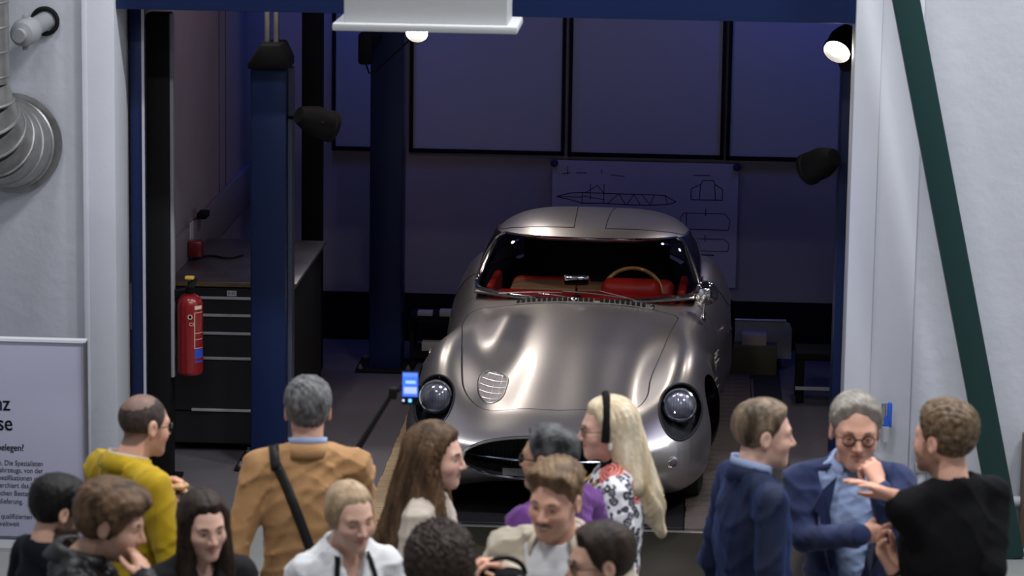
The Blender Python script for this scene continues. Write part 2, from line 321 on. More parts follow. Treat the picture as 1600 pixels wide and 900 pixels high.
# fire extinguisher on the upright
ex = at(297, 515, Y=17.28); e = empty('fire_extinguisher', (ex[0], 17.28, float(at(297, 584, Y=17.28)[2])), 0, 'red fire extinguisher with black hose hanging beside the black upright', 'fire extinguisher')
M_FRED = mat('extinguisher_red', (.20, .008, .010), .3, coat=.4)
MB().lathe([(.0001, 0), (.062, 0), (.071, .010), (.072, .02), (.072, .39), (.066, .42), (.045, .445), (.022, .455), (.020, .475), (.0001, .475)], n=32).build('cylinder', M_FRED, e, True)
MB().lathe([(.022, .455), (.028, .465), (.028, .495), (.012, .50), (.012, .52), (.0001, .52)], n=16).build('valve', M_BLACK, e, True)
MB().box((.02, -.02, .515), (.035, .11, .012), M=Matrix.Rotation(.25, 3, 'X')).build('lever', M_BLACK, e, bevel=.004)
MB().box((.0, -.01, .545), (.05, .04, .018)).build('safety_tab', mat('tab_yellow', (.55, .33, .05), .5), e, bevel=.005)
MB().tube([(-.02, -.02, .48), (-.075, -.02, .47), (-.094, -.01, .40), (-.096, 0, .25), (-.094, 0, .12)], .012, 10).build('hose', M_BLACK, e, True)
MB().lathe([(.014, 0), (.016, .05), (.012, .09)], (-.094, 0, .03), n=12).build('nozzle', M_BLACK, e, True)
MB().lathe([(.0735, .085), (.0735, .10)], n=32).build('strap', M_FRED, e, True)
MB().box((-.072, .03, .30), (.05, .03, .20)).build('wall_bracket', M_BLACK, e)
M_PRINT = mat('label_print', (.60, .50, .40), .5)
def curved(name, a0, a1, z0, z1, m_, par, r=.0728):
    an = np.linspace(math.radians(a0), math.radians(a1), 8); v = [(r*math.sin(a), -r*math.cos(a), z) for z in (z0, z1) for a in an]; return mesh_obj(name, v, [(i, i+1, 8+i+1, 8+i) for i in range(7)], m_, par)
for z0, z1 in ((.155, .158), (.205, .208), (.355, .358), (.24, .243)): curved('label_line', 28, 78, z0, z1, M_PRINT, e)
curved('label_line', 28, 31, .155, .355, M_PRINT, e); curved('blue_sticker', 30, 80, .075, .15, mat('sticker_blue', (.02, .07, .45), .4), e)
tx = text_obj('ce_mark', 'CE', .026, M_PRINT, (0, -.0735, .29), (math.pi/2, 0, math.radians(8)), e); tx.location = (.006, -.0735, .285)
MB().lathe([(.014, 0), (.014, .002), (.009, .002), (.009, 0)], (.012, -.072, .335), (0, -1, 0), n=18).build('round_mark', M_PRINT, e)
curved('label_head', 30, 72, .375, .395, M_PRINT, e)
# alarm on the rail
ap = at(302, 388, X=XL+.06); e = empty('fire_alarm', (XL+.03, ap[1], ap[2]), 0, 'small red alarm box with a white sign on the left bay wall', 'alarm')
MB().box((.045, 0, 0), (.09, .09, .10)).build('housing', M_FRED, e, bevel=.015); MB().box((.005, .10, .06), (.008, .10, .16)).build('sign_plate', mat('white_label', (.7, .7, .72), .5), e)
sp_ = at(315, 335, X=XL+.05); m = MB(); m.box((XL+.06, sp_[1], sp_[2]), (.06, .14, .04)); tag(m.build('socket_box', M_BLACK, None, bevel=.008), 'small black socket box on top of the wall rail', 'socket box')
# spotlights
def spotlight(px, py, Y, aim, label, lit=0, r=.085, L=.20, yoke=(0.15, 0, 0)):
    c = Vector(at(px, py, Y=Y)); e = empty('spotlight', c, 0, label, 'spotlight', 'black exhibition spotlights'); ax = (Vector(aim)-c).normalized()
    MB().lathe([(.0001, -L), (r*.55, -L), (r*.8, -L*.75), (r, -L*.45), (r, 0), (r*1.06, .005), (r*1.06, .03), (r*.98, .03), (r*.93, -.01)], (0, 0, 0), ax, 28).build('housing', M_BLACK, e, True)
    l = MB().lathe([(.0001, .004), (r*.5, .002), (r*.94, -.006)], (0, 0, 0), ax, 28).build('lens', mat('lit_lens', (1, 1, 1), .3, emit=(1, .93, .82), estr=40) if lit else mat('dark_lens', (.03, .03, .035), .1), e, True)
    y = Vector(yoke); MB().tube([ax*-.08+ax.cross(Vector((0, 0, 1))).normalized()*r*1.1, ax*-.08+y*.6, y], .010, 8).build('yoke', M_BLACK, e, True)
    if lit: light('spot_beam', 'SPOT', c+ax*.04, aim, lit, (1.0, .90, .78), .05, spot=55, blend=.6)
    return e
spotlight(1310, 76, 17.2, (-.6, 14.0, .2), 'lit spotlight at the upper right corner of the opening', 30, .075, .16, (.10, .05, .05))
spotlight(1268, 262, 17.25, (-.8, 18.6, .9), 'unlit black spotlight on the right lift post', 0, .085, .18, (.14, .05, .02))
spotlight(512, 196, 17.7, (-.4, 18.9, 1.2), 'unlit black spotlight on the left blue lift post', 0, .085, .20, (-.26, .02, .03))
spotlight(652, 47, 17.9, (-1.6, 14.0, .3), 'lit spotlight peeping out below the white hanging box', 30, .065, .16, (0, .05, .4))
c = at(572, 75, Y=20.1); e = empty('projector_lamp', c, 0, 'small black projector lamp at the top of the rear lift post', 'lamp'); MB().box((0, 0, 0), (.09, .14, .20)).build('housing', M_BLACK, e, bevel=.02); MB().tube([(0, 0, -.1), (.02, 0, -.16), (.06, 0, -.15), (.3, 0, .08)], .006, 6).build('cable', M_BLACK, e, True); MB().box((.055, .14, .05), (.035, .28, .04)).build('mount', M_BLACK, e)
# hanging white box
Yh = 13.6; h0 = at(519, 48, Y=Yh); h1 = at(808, 50, Y=Yh); zb_ = float(h0[2]); hb = empty('hanging_hood', ((h0[0]+h1[0])/2, Yh+.22, zb_), 0, 'white sheet-metal hood hanging over the opening', 'hood'); hw = (h1[0]-h0[0])/2
M_HOOD = mat('hood_white', (.50, .51, .52), .5)
MB().box((0, 0, .016), (2*hw, .44, .032)).build('flange', M_HOOD, hb, bevel=.006); MB().box((0, 0, .30), (2*hw-.09, .35, .55)).build('housing', M_HOOD, hb, bevel=.008)
for s in (-1, 1): MB().cyl((s*.25, 0, .55), (s*.25, 0, 7.6-zb_), .008, n=8).build('hanger_rod', M_STEEL, hb)
# diagonal brace
a = Vector(at(1408, -40, Y=YW-.30)); b = Vector(at(1583, 890, Y=YW-.30)); d = (b-a).normalized(); a2 = a-d*3.2; b = b+d*(b.z/(-d.z))
o = MB().prism([(-.068, -.05), (.068, -.05), (.068, .05), (-.068, .05)], a2, d.cross(Vector((0, 1, 0))).normalized(), (0, 1, 0), b-a2).build('diagonal_brace', M_GREEN, bevel=.008); tag(o, 'dark green diagonal steel brace in front of the right white wall', 'brace')
# ventilation duct with elbow at the upper left
dY = YW-.52; dx = float(at(-34, 80, Y=dY)[0]); rd = .155; z1 = float(at(0, 130, Y=dY)[2]); z2 = float(at(0, 222, Y=YW)[2])
e = empty('ventilation_duct', (dx, dY, z2), 0, 'galvanised spiral ventilation duct bending into the left wall', 'duct')
MB().cyl((0, 0, z1-z2), (0, 0, 7.6-z2), rd, n=36).build('duct_pipe', M_STEEL, e, True)
for z in np.arange(z1-z2+.02, 2.4, .125): MB().tube([(math.cos(t)*rd, math.sin(t)*rd, z+.02*math.cos(t)) for t in np.linspace(0, 2*math.pi, 36, endpoint=False)], .007, 6, closed=True).build('seam_ring', M_STEEL, e, True)
el = []
for k in range(7):
    t = k/6*math.pi/2; el.append((Vector((.06*(1-math.cos(t)), .46*(1-math.cos(t)), (z1-z2)*(1-math.sin(t)))), rd+.075*(k/6)))
for k in range(6):
    MB().tube([el[k][0], el[k+1][0]], [el[k][1], el[k+1][1]], 36, caps=False).build('elbow_gore', M_STEEL, e, True)
    p, r = el[k+1]; q = el[k][0]; dd, sd, up = frame_of(p-q); MB().tube([p+sd*math.cos(t)*r+up*math.sin(t)*r for t in np.linspace(0, 2*math.pi, 36, endpoint=False)], .009, 6, closed=True).build('seam_ring', M_STEEL, e, True)
MB().lathe([(el[6][1], 0), (el[6][1]+.035, 0), (el[6][1]+.035, .012), (el[6][1], .012)], el[6][0]+Vector((0, .04, 0)), (0, -1, 0), 40).build('wall_flange', M_STEEL, e, True)
# pipe coupling and black ring on the wall
c = Vector(at(40, 50, Y=YW-.28)); w_ = Vector(at(70, 33, Y=YW-.02)); e = empty('pipe_coupling', c, 0, 'grey pipe coupling with clamp screws beside the duct', 'pipe coupling')
dd = (w_-c).normalized(); MB().lathe([(.035, -.10), (.035, -.07), (.062, -.06), (.072, -.02), (.072, .04), (.060, .075), (.048, .09), (.048, (w_-c).length)], (0, 0, 0), dd, 28).build('coupling_body', M_GREY, e, True)
for z in (-.075, .075): MB().box((dd*.01)[:] if False else (0, 0, z), (.03, .03, .035)).build('clamp_screw', M_GREY, e, bevel=.004)
MB().tube([w_-c+Vector((math.cos(t)*.066, 0, math.sin(t)*.066)) for t in np.linspace(0, 2*math.pi, 36, endpoint=False)], .012, 8, closed=True).build('wall_ring', M_BLACK, e, True)
# pipes, valve and fittings on the right wall
zp = float(at(1590, 784, Y=YW-.05)[2]); o = MB().cyl((XPR+.2, YW-.045, zp), (4.5, YW-.045, zp), .028, n=14).build('wall_pipe', M_WALL2, None, True); tag(o, 'white horizontal pipe low on the right wall', 'pipe')
for x in (1.5, 2.5, 3.5): MB().box((x, YW-.03, zp), (.03, .06, .07)).build('pipe_clip', M_GREY, o)
px_ = float(at(1441, 700, Y=YW-.05)[0]); za = float(at(1441, 690, Y=YW-.05)[2]); o = MB().cyl((px_, YW-.05, .0), (px_, YW-.05, za), .024, n=14).build('wall_pipe', M_WALL2, None, True); tag(o, 'white vertical pipe with grey fittings behind the man in black', 'pipe')
for z in (za-.03, za-.14): MB().box((px_, YW-.05, z), (.075, .07, .05)).build('pipe_fitting', M_GREY, o, bevel=.01)
c = Vector(at(1384, 657, Y=YW-.10)); e = empty('hose_coupling', c, 0, 'blue and grey compressed-air coupling on the right jamb', 'coupling')
MB().cyl((0, 0, -.11), (0, 0, -.03), .024, n=14).build('grey_plug', M_GREY, e, True); MB().cyl((0, 0, -.04), (0, 0, .02), .017, n=14).build('sleeve', mat('air_blue', (.02, .08, .45), .4), e, True); MB().box((.018, 0, .03), (.026, .03, .13)).build('lever', mat('air_blue', (.02, .08, .45), .4), e, bevel=.006); MB().cyl((-.012, 0, -.02), (-.012, 0, .09), .013, n=12).build('nipple', M_STEEL, e, True); MB().box((0, .045, -.02), (.05, .05, .06)).build('wall_mount', M_GREY, e)
xo = float(at(1598, 720, Y=YW-.1)[0]); o = Mb(xo, xo+.6, YW-.12, YW-.02, 0, float(at(1598, 680, Y=YW-.1)[2])).build('wall_locker', mat('locker_brown', (.10, .07, .05), .5), bevel=.005); tag(o, 'brown cupboard edge at the far right of the wall', 'cupboard')
# information board
YS = YW-.62; bx1 = float(at(134, 600, Y=YS)[0]); bz = float(at(70, 534, Y=YS)[2]); bx0 = bx1-1.25
e = empty('info_board', ((bx0+bx1)/2, YS+.03, 0), 0, 'pale lilac information board with dark German text at the left wall', 'board')
hwb = (bx1-bx0)/2; MB().box((0, 0, bz/2+.02), (2*hwb, .045, bz-.04)).build('panel', mat('board_lilac', (.36, .36, .47), .5), e, bevel=.003)
MB().box((hwb-.004, -.005, bz/2), (.010, .058, bz)).build('edge_profile', mat('profile_grey', (.16, .15, .17), .4, .4), e); MB().box((0, -.002, bz+.004), (2*hwb, .056, .014)).build('top_profile', mat('profile_white', (.75, .76, .8), .4), e)
MB().box((0, 0, .01), (2*hwb-.1, .35, .02)).build('foot', M_GREY, e)
M_INK = mat('board_ink', (.035, .035, .06), .7)
SB = FPX/(float(np.dot(np.array([bx1, YS, bz])-CAM, CF)))
def sign_text(s, px, py, hpx, bold=1.0, align='RIGHT'):
    p = at(px, py, Y=YS); sz = hpx/SB/.72
    for k in range(2 if bold > 1 else 1): text_obj('sign_text', s, sz, M_INK, (p[0]-(bx0+bx1)/2+k*sz*.035, -.0235, float(p[2])), (math.pi/2, 0, 0), e, align, .82)
sign_text('nz', 15, 642, 25, 2); sign_text('ise', 19, 673, 25, 2); sign_text('n belegen?', 37, 705, 11, 2)
for s, x, y in (('n. Die Spezialisten', 67, 729), ('ahrzeugs, von der', 67, 740), ('pezifikationen und', 67, 752), ('cherchiert das Team', 69, 764), ('schen Bestandes', 60, 776), ('uslieferung.', 36, 788), ('qualifizierten', 50, 812), ('weltweit', 30, 823)): sign_text(s, x, y, 8.5)
sign_text('nz', 17, 892, 25, 2)
# drawing on the back wall with two magnets
pz1 = float(at(864, 249, Y=YB)[2]); px0_, px1_ = float(at(863, 300, Y=YB)[0]), float(at(1153, 300, Y=YB)[0]); pz0 = float(at(900, 420, Y=YB)[2])-.1
e = empty('chassis_drawing', ((px0_+px1_)/2, YB-.03, pz0), 0, 'large technical drawing of a tube frame pinned to the back wall', 'drawing'); dw, dh = px1_-px0_, pz1-pz0
MB().box((0, .001, dh/2), (dw, .003, dh)).build('sheet', mat('drawing_paper', (.50, .46, .52), .7), e)
M_LINE = mat('drawing_ink', (.045, .04, .08), .8)
def ln(ps, w=.006, close=False):
    m = MB(); ps = ps+([ps[0]] if close else [])
    for (u0, v0), (u1, v1) in zip(ps[:-1], ps[1:]):
        a = Vector(((u0-.5)*dw, -.0015, v0*dh)); b = Vector(((u1-.5)*dw, -.0015, v1*dh)); d = (b-a); n = Vector((-d.z, 0, d.x)).normalized()*w/2; m.add([a-n, a+n, b+n, b-n], [(0, 1, 2, 3)])
    m.build('drawing_line', M_LINE, e)
vv = lambda y: 1-(y-60)/921.0; uu = lambda x: (x-108)/1365.0
tr = [(140, 330), (250, 300), (330, 295), (490, 298), (600, 300), (700, 300), (820, 300), (940, 305), (1020, 350), (960, 370), (820, 380), (650, 378), (490, 372), (330, 375), (240, 350)]
ln([(uu(x), vv(y)) for x, y in tr], .006, True)
for a, b in (((330, 295), (330, 375)), ((490, 230), (490, 372)), ((520, 370), (600, 300)), ((600, 300), (650, 378)), ((660, 375), (710, 302)), ((710, 302), (760, 378)), ((770, 300), (830, 380)), ((830, 380), (860, 302)), ((940, 305), (960, 370)), ((390, 230), (390, 350)), ((350, 300), (440, 240)), ((440, 240), (490, 300)), ((160, 330), (330, 330)), ((330, 320), (490, 345)), ((180, 160), (240, 150)), ((220, 100), (220, 165)), ((280, 150), (360, 150)), ((540, 160), (640, 170)), ((470, 120), (470, 150))): ln([(uu(a[0]), vv(a[1])), (uu(b[0]), vv(b[1]))], .005)
ln([(uu(x), vv(y)) for x, y in ((1130, 330), (1130, 250), (1200, 215), (1215, 185), (1290, 185), (1305, 215), (1360, 250), (1360, 330))], .006, True); ln([(uu(1190), vv(330)), (uu(1200), vv(215))]); ln([(uu(1310), vv(330)), (uu(1300), vv(215))]); ln([(uu(1140), vv(150)), (uu(1270), vv(150))])
for y0, h in ((430, 120), (620, 90)):
    ln([(uu(x), vv(y)) for x, y in ((1080, y0), (1380, y0), (1420, y0+h*.4), (1410, y0+h), (1060, y0+h), (1055, y0+h*.3))], .005, True); ln([(uu(1240), vv(y0-30)), (uu(1240), vv(y0+20))]); ln([(uu(1100), vv(y0)), (uu(1100), vv(y0+h))])
ln([(uu(1200), vv(740)), (uu(1310), vv(740))], .01)
for u in (.01, .99): MB().lathe([(.026, 0), (.026, .012), (.02, .016), (.0001, .016)], ((u-.5)*dw, -.004, dh-.02), (0, -1, 0), 18).build('magnet', mat('magnet_blue', (.01, .015, .08), .4), e, True)
# things standing along the back of the bay
c0, c1 = at(1120, 505, Y=20.75), at(1238, 505, Y=20.75); e = empty('room_divider', ((c0[0]+c1[0])/2, 20.78, 0), 0, 'pale low panel with a rounded corner standing at the rear right', 'panel'); w = (c1[0]-c0[0])/2; zt = float(c1[2])
MB().prism([(-w, .06), (w, .06), (w, zt-.05), (w-.015, zt-.015), (w-.05, zt), (-w, zt)], (0, 0, 0), (1, 0, 0), (0, 0, 1), (0, .04, 0)).build('sheet', mat('panel_pale', (.42, .41, .43), .5), e, bevel=.004); MB().tube([(-w, .0, zt+.008), (w-.04, 0, zt+.008)], .009, 8).build('top_rail', M_LIGHT, e, True)
for s in (-1, 1): MB().box((s*(w-.1), .02, .03), (.06, .2, .06)).build('foot', M_BLACK, e)
c = at(1178, 540, Y=20.5); o = MB().box((c[0], 20.52, c[2]+.045), (.16, .12, .075)).build('carton', mat('carton_pink', (.45, .36, .34), .7), bevel=.004); tag(o, 'small pinkish carton lying on a wooden beam at the rear', 'carton')
o = MB().bx(c[0]-.16, c[0]+.15, 20.44, 20.6, 0, float(c[2])+.007).build('wooden_beam', mat('dark_beam', (.09, .08, .05), .7), bevel=.005); tag(o, 'dark wooden beam under the pinkish carton', 'beam')
xm0 = float(at(1222, 628, Z=0)[0]); o = Mb(.44, xm0, 17.4, 20.6, 0, .02).build('dark_strip', mat('strip_black', (.012, .012, .016), .6), bevel=.004); tag(o, 'long dark strip on the floor right of the car', 'mat')  # low dark strip in one even colour
c0, c1 = at(1238, 588, Y=19.7), at(1300, 590, Y=19.7); e = empty('low_bench', ((c0[0]+c1[0])/2+.1, 19.85, 0), 0, 'low black bench with a pale front rail at the rear right', 'bench'); w = (c1[0]-c0[0])/2+.08
MB().box((0, 0, .30), (2*w, .3, .05)).build('top', M_BLACK, e, bevel=.005); MB().box((0, -.15, .10), (2*w, .02, .02)).build('front_rail', M_LIGHT, e)
for a in (-1, 1):
    for b in (-1, 1): MB().box((a*(w-.03), b*.12, .14), (.05, .05, .28)).build('leg', M_BLACK, e)
c = at(682, 545, Y=20.6); e = empty('tool_trolley', (c[0], 20.75, 0), 0, 'dark tool trolley with small white boxes behind the car', 'trolley')
MB().box((0, 0, .06), (.36, .3, .04)).build('lower_shelf', M_BLACK, e); MB().box((0, 0, .30), (.36, .3, .03)).build('upper_shelf', M_BLACK, e)
for a in (-1, 1):
    for b in (-1, 1): MB().box((a*.165, b*.135, .17), (.025, .025, .30)).build('leg', M_BLACK, e)
for k, (dx, w_, h_, z) in enumerate(((-.08, .10, .03, .334), (.06, .09, .04, .339), (-.04, .12, .06, .115), (.09, .05, .10, .135))):
    o = MB().box((c[0]+dx, 20.66, z+.0), (w_, .08, h_)).build('small_box', mat('box_white', (.45, .45, .46), .6), bevel=.003); o['label'] = ('flat white box at the left end of the tool trolley top', 'white box at the right end of the tool trolley top', 'long white box low on the tool trolley', 'upright white box low on the tool trolley')[k]; o['category'] = 'box'; o['group'] = 'white boxes on the tool trolley'
# ------------------------------------------------------------------ car: analytic body surface (x across, y from nose to tail, z up)
CARX, CARY, CARTH = -0.705, 16.52, math.radians(2.2)
OUT = np.array([(0,0),(.17,.003),(.32,.014),(.48,.036),(.61,.082),(.72,.17),(.80,.325),(.85,.55),(.872,.80),(.858,1.15),(.815,1.6),(.818,2.0),(.845,2.4),(.88,2.75),(.897,3.05),(.88,3.4),(.80,3.8),(.63,4.13),(.38,4.30),(.18,4.345),(0,4.35)], float)
def closed_outline(O, n=240):
    """smooth closed curve from a half outline, mirrored in x"""
    P = np.vstack([O, (O*[-1, 1])[-2:0:-1]]); P3 = np.vstack([P, P, P]); t = np.concatenate([[0], np.cumsum(np.linalg.norm(np.diff(P3, axis=0), axis=1))])
    f = spl(t, P3); k = len(P); return f(np.linspace(t[k], t[2*k], n, endpoint=False))
def seg_dist(p, poly):
    """unsigned distance from points p (n, 2) to a closed polyline, and inside flag"""
    a = poly; b = np.roll(poly, -1, 0); out = np.empty(len(p)); ins = np.zeros(len(p), bool)
    for s in range(0, len(p), 4000):
        q = p[s:s+4000, None, :]; ab = (b-a)[None]; t = np.clip(((q-a)*ab).sum(-1)/(ab*ab).sum(-1), 0, 1); d = q-a-t[..., None]*ab
        out[s:s+4000] = np.sqrt((d*d).sum(-1).min(1))
        yy = q[..., 1]; c = (a[None, :, 1] > yy) != (b[None, :, 1] > yy)
        xi = a[None, :, 0]+(yy-a[None, :, 1])/(np.where(b[:, 1] == a[:, 1], 1e-12, b[:, 1]-a[:, 1]))[None]*(b-a)[None, :, 0]
        ins[s:s+4000] = (np.sum(c & (q[..., 0] < xi), 1) % 2) == 1
    return out, ins
OUTC = closed_outline(OUT)
ST = [0, .2, .45, .8, 1.2, 1.65, 2.15, 2.6, 3.05, 3.5, 3.9, 4.35]
XS = [0, .20, .40, .63, .76, .90]
HT = np.array([[.50,.545,.60,.675,.745,.80,.835,.84,.83,.79,.70,.53],
               [.50,.545,.60,.672,.74,.795,.83,.84,.83,.79,.70,.53],
               [.49,.54,.59,.655,.715,.77,.81,.825,.82,.785,.69,.52],
               [.48,.59,.69,.775,.79,.775,.775,.83,.915,.87,.73,.52],
               [.46,.57,.68,.765,.78,.76,.755,.815,.91,.86,.71,.50],
               [.42,.50,.60,.68,.69,.66,.66,.72,.83,.78,.64,.45]]).T
_hx = np.array([-v for v in XS[:0:-1]]+XS); _ht = np.hstack([HT[:, :0:-1], HT]); _rows = spl(ST, _ht)
def _hmat():
    n = len(_hx); A = np.zeros((n, n)); A[0, 0] = A[-1, -1] = 1; h = np.diff(_hx); B = np.zeros((n, n))
    for i in range(1, n-1):
        A[i, i-1] = h[i-1]; A[i, i] = 2*(h[i-1]+h[i]); A[i, i+1] = h[i]; B[i, i-1] = 6/h[i-1]; B[i, i] = -6/h[i]-6/h[i-1]; B[i, i+1] = 6/h[i]
    return h, np.linalg.solve(A, B).T
_HH, _HM = _hmat()
def htop(x, y):
    """tensor spline: rows along y, then across x"""
    r = _rows(np.clip(y, 0, 4.35)); xs = np.clip(x, -.9, .9); n = len(_hx)
    h = _HH; M2 = r @ _HM
    k = np.clip(np.searchsorted(_hx, xs)-1, 0, n-2); H = h[k]; a = _hx[k+1]-xs; c = xs-_hx[k]; i = np.arange(len(xs))
    z = M2[i, k]*a**3/(6*H)+M2[i, k+1]*c**3/(6*H)+(r[i, k]/H-M2[i, k]*H/6)*a+(r[i, k+1]/H-M2[i, k+1]*H/6)*c
    sm = lambda t: np.clip(t, 0, 1)**2*(3-2*np.clip(t, 0, 1))
    z = z+.058*np.exp(-((x+.40)/.105)**2)*sm((y-.45)/.75)*(1-sm((y-1.55)/.45))       # power bulge over the cam covers
    return z
ZM, ZB = .385, .135
def body_z(x, y, top=True):
    x = np.atleast_1d(np.asarray(x, float)).ravel(); y = np.atleast_1d(np.asarray(y, float)).ravel()
    d, ins = seg_dist(np.stack([x, y], 1), OUTC)
    D = .255+.10*np.exp(-((y-0)/.45)**2)+.08*np.exp(-((y-4.35)/.5)**2)
    p = 2.25; u = np.clip(np.where(ins, d, 0)/(D if top else .22), 0, 1); f = (1-(1-u)**p)**(1/p)
    zb = ZB-.025+.095*np.exp(-(y/.5)**2)*np.exp(-(x/.55)**4)
    return ZM+(htop(x, y)-ZM)*f if top else ZM-(ZM-zb)*f
def car_w(x, y, z):
    c, s = math.cos(CARTH), math.sin(CARTH); return np.array([CARX+x*c+y*s, CARY-x*s+y*c, z])
def w_car(p):
    c, s = math.cos(CARTH), math.sin(CARTH); dx, dy = p[0]-CARX, p[1]-CARY; return np.array([dx*c-dy*s, dx*s+dy*c, p[2]])
def pick(px, py, z=.7):
    """photo pixel -> car coordinates on the upper body"""
    for _ in range(40):
        q = w_car(at(px, py, Z=z)); z = .5*z+.5*float(body_z(q[0], q[1])[0])
    return np.array([q[0], q[1], z])
def clip(V, F, g, keep=1):
    """keep the side of the mesh where g*keep > 0, cutting polygons along g = 0"""
    g = np.asarray(g)*keep; V = [tuple(v) for v in V]; new = {}; out = []
    def cut(a, b):
        k = (a, b) if a < b else (b, a)
        if k not in new:
            t = g[k[0]]/(g[k[0]]-g[k[1]]); p, q = V[k[0]], V[k[1]]; new[k] = len(V); V.append(tuple(p[i]+(q[i]-p[i])*t for i in range(3)))
        return new[k]
    ins = g > 0
    for f in F:
        m = [ins[i] for i in f]
        if all(m): out.append(tuple(f)); continue
        if not any(m): continue
        poly = []
        for i in range(len(f)):
            a, b = f[i], f[(i+1) % len(f)]
            if ins[a]: poly.append(a)
            if ins[a] != ins[b]: poly.append(cut(a, b))
        if len(poly) >= 3: out.append(tuple(poly))
    used = sorted({i for f in out for i in f}); mp = {o: n for n, o in enumerate(used)}
    return np.array([V[i] for i in used]), [tuple(mp[i] for i in f) for f in out]
def loops(V, F):
    """boundary loops of a mesh, longest first"""
    cnt = {}
    for f in F:
        for i in range(len(f)):
            a, b = f[i], f[(i+1) % len(f)]; k = (min(a, b), max(a, b)); cnt[k] = cnt.get(k, 0)+1
    nb = {}
    for (a, b), c in cnt.items():
        if c == 1: nb.setdefault(a, []).append(b); nb.setdefault(b, []).append(a)
    seen = set(); res = []
    for s0 in nb:
        if s0 in seen: continue
        lp = [s0]; seen.add(s0); cur = s0
        while True:
            nx = [n for n in nb[cur] if n not in seen]
            if not nx: break
            cur = nx[0]; lp.append(cur); seen.add(cur)
        if len(lp) > 5: res.append([Vector(V[i]) for i in lp])
    res.sort(key=lambda l: -sum((l[i]-l[i-1]).length for i in range(len(l)))); return res
def resample(lp, n):
    P = np.array([tuple(p) for p in lp]+[tuple(lp[0])]); t = np.concatenate([[0], np.cumsum(np.linalg.norm(np.diff(P, axis=0), axis=1))])
    u = np.linspace(0, t[-1], n, endpoint=False); return [Vector([np.interp(x, t, P[:, k]) for k in range(3)]) for x in u]
def rbox_sdf(x, y, hx, hy, r):
    qx = np.abs(x)-hx+r; qy = np.abs(y)-hy+r; return np.minimum(np.maximum(qx, qy), 0)+np.hypot(np.maximum(qx, 0), np.maximum(qy, 0))-r
def poly_sdf(x, y, pts, n=200):
    """signed distance (negative inside) to a smooth closed curve through pts"""
    P = np.array(pts, float); P3 = np.vstack([P, P, P]); t = np.concatenate([[0], np.cumsum(np.linalg.norm(np.diff(P3, axis=0), axis=1))]); k = len(P)
    c = spl(t, P3)(np.linspace(t[k], t[2*k], n, endpoint=False)); d, i = seg_dist(np.stack([x, y], 1), c); return np.where(i, -d, d)
M_SILVER = mat('silver_paint', (.46, .435, .42), .33, .9, coat=.35, coat_rough=.12)
M_CHROME = mat('chrome', (.86, .87, .88), .07, 1.0)
M_BLACKT = mat('black_trim', (.012, .012, .014), .45)
M_RED = mat('red_leather', (.55, .022, .018), .42, bump=.0006, bscale=220)
M_TAN = mat('tan_trim', (.30, .155, .085), .6)
M_RUBBER = mat('tyre_rubber', (.018, .018, .019), .75)
M_GLASSC = pane_mat('car_glass', (.80, .84, .84), .03)
M_LENS = pane_mat('lens_glass', (.95, .96, .98), .10, .12)
M_DARKIN = mat('dark_interior', (.02, .016, .016), .8)
car = empty('sports_car', (CARX, CARY, 0), -CARTH, 'silver two-seat coupe sports car with red interior parked inside the bay', 'car')
# body surface: Coons patch of the plan outline, top and underside welded along the waist line
def body_grid(nr=230, nc=132):
    n = len(OUTC); fc = np.argmin(np.hypot(OUTC[:, 0]-.63, OUTC[:, 1]-.145)); rc = np.argmin(np.hypot(OUTC[:, 0]-.70, OUTC[:, 1]-4.02))
    right = OUTC[fc:rc+1]; front = np.vstack([OUTC[n-fc:], OUTC[:fc+1]]); back = OUTC[rc:n-rc+1][::-1]
    def arc(P, u):
        t = np.concatenate([[0], np.cumsum(np.linalg.norm(np.diff(P, axis=0), axis=1))]); t /= t[-1]
        return np.stack([np.interp(u, t, P[:, 0]), np.interp(u, t, P[:, 1])], -1)
    r = (1-np.cos(np.pi*np.linspace(0, 1, nr)))/2*.75+np.linspace(0, 1, nr)*.25; s = .5+.5*(np.sin(np.pi/2*np.linspace(-1, 1, nc))*.85+.15*np.linspace(-1, 1, nc))
    Fc, Bc, Rc = arc(front, s), arc(back, s), arc(right, r); Lc = Rc*[-1, 1]
    R_, S_ = r[:, None, None], s[None, :, None]
    P = (1-R_)*Fc[None]+R_*Bc[None]+(1-S_)*Lc[:, None]+S_*Rc[:, None]-((1-R_)*(1-S_)*Lc[0]+(1-R_)*S_*Rc[0]+R_*(1-S_)*Lc[-1]+R_*S_*Rc[-1])
    x, y = P[..., 0].ravel(), P[..., 1].ravel(); i = np.arange(nr*nc).reshape(nr, nc)
    edge = np.zeros((nr, nc), bool); edge[0] = edge[-1] = True; edge[:, 0] = edge[:, -1] = True; e = edge.ravel()
    zt = body_z(x, y); zb = body_z(x, y, False); zt[e] = ZM; zb[e] = ZM
    q = np.stack([i[:-1, :-1], i[:-1, 1:], i[1:, 1:], i[1:, :-1]], -1).reshape(-1, 4)
    # underside reuses the rim vertices
    m2 = np.where(e, np.arange(nr*nc), 0); k = np.arange(nr*nc)[~e]; m2[k] = nr*nc+np.arange(len(k))
    V = np.vstack([np.stack([x, y, zt], 1), np.stack([x, y, zb], 1)[~e]])
    return V, [tuple(f) for f in q]+[tuple(m2[j] for j in f[::-1]) for f in q.tolist()]
BV, BF = body_grid()
CAB = np.array([(0,2.07),(.15,2.083),(.30,2.12),(.46,2.188),(.58,2.265),(.65,2.38),(.678,2.6),(.68,2.9),(.655,3.25),(.57,3.6),(.40,3.92),(.2,4.08),(0,4.12)])
CABC = closed_outline(CAB, 150)
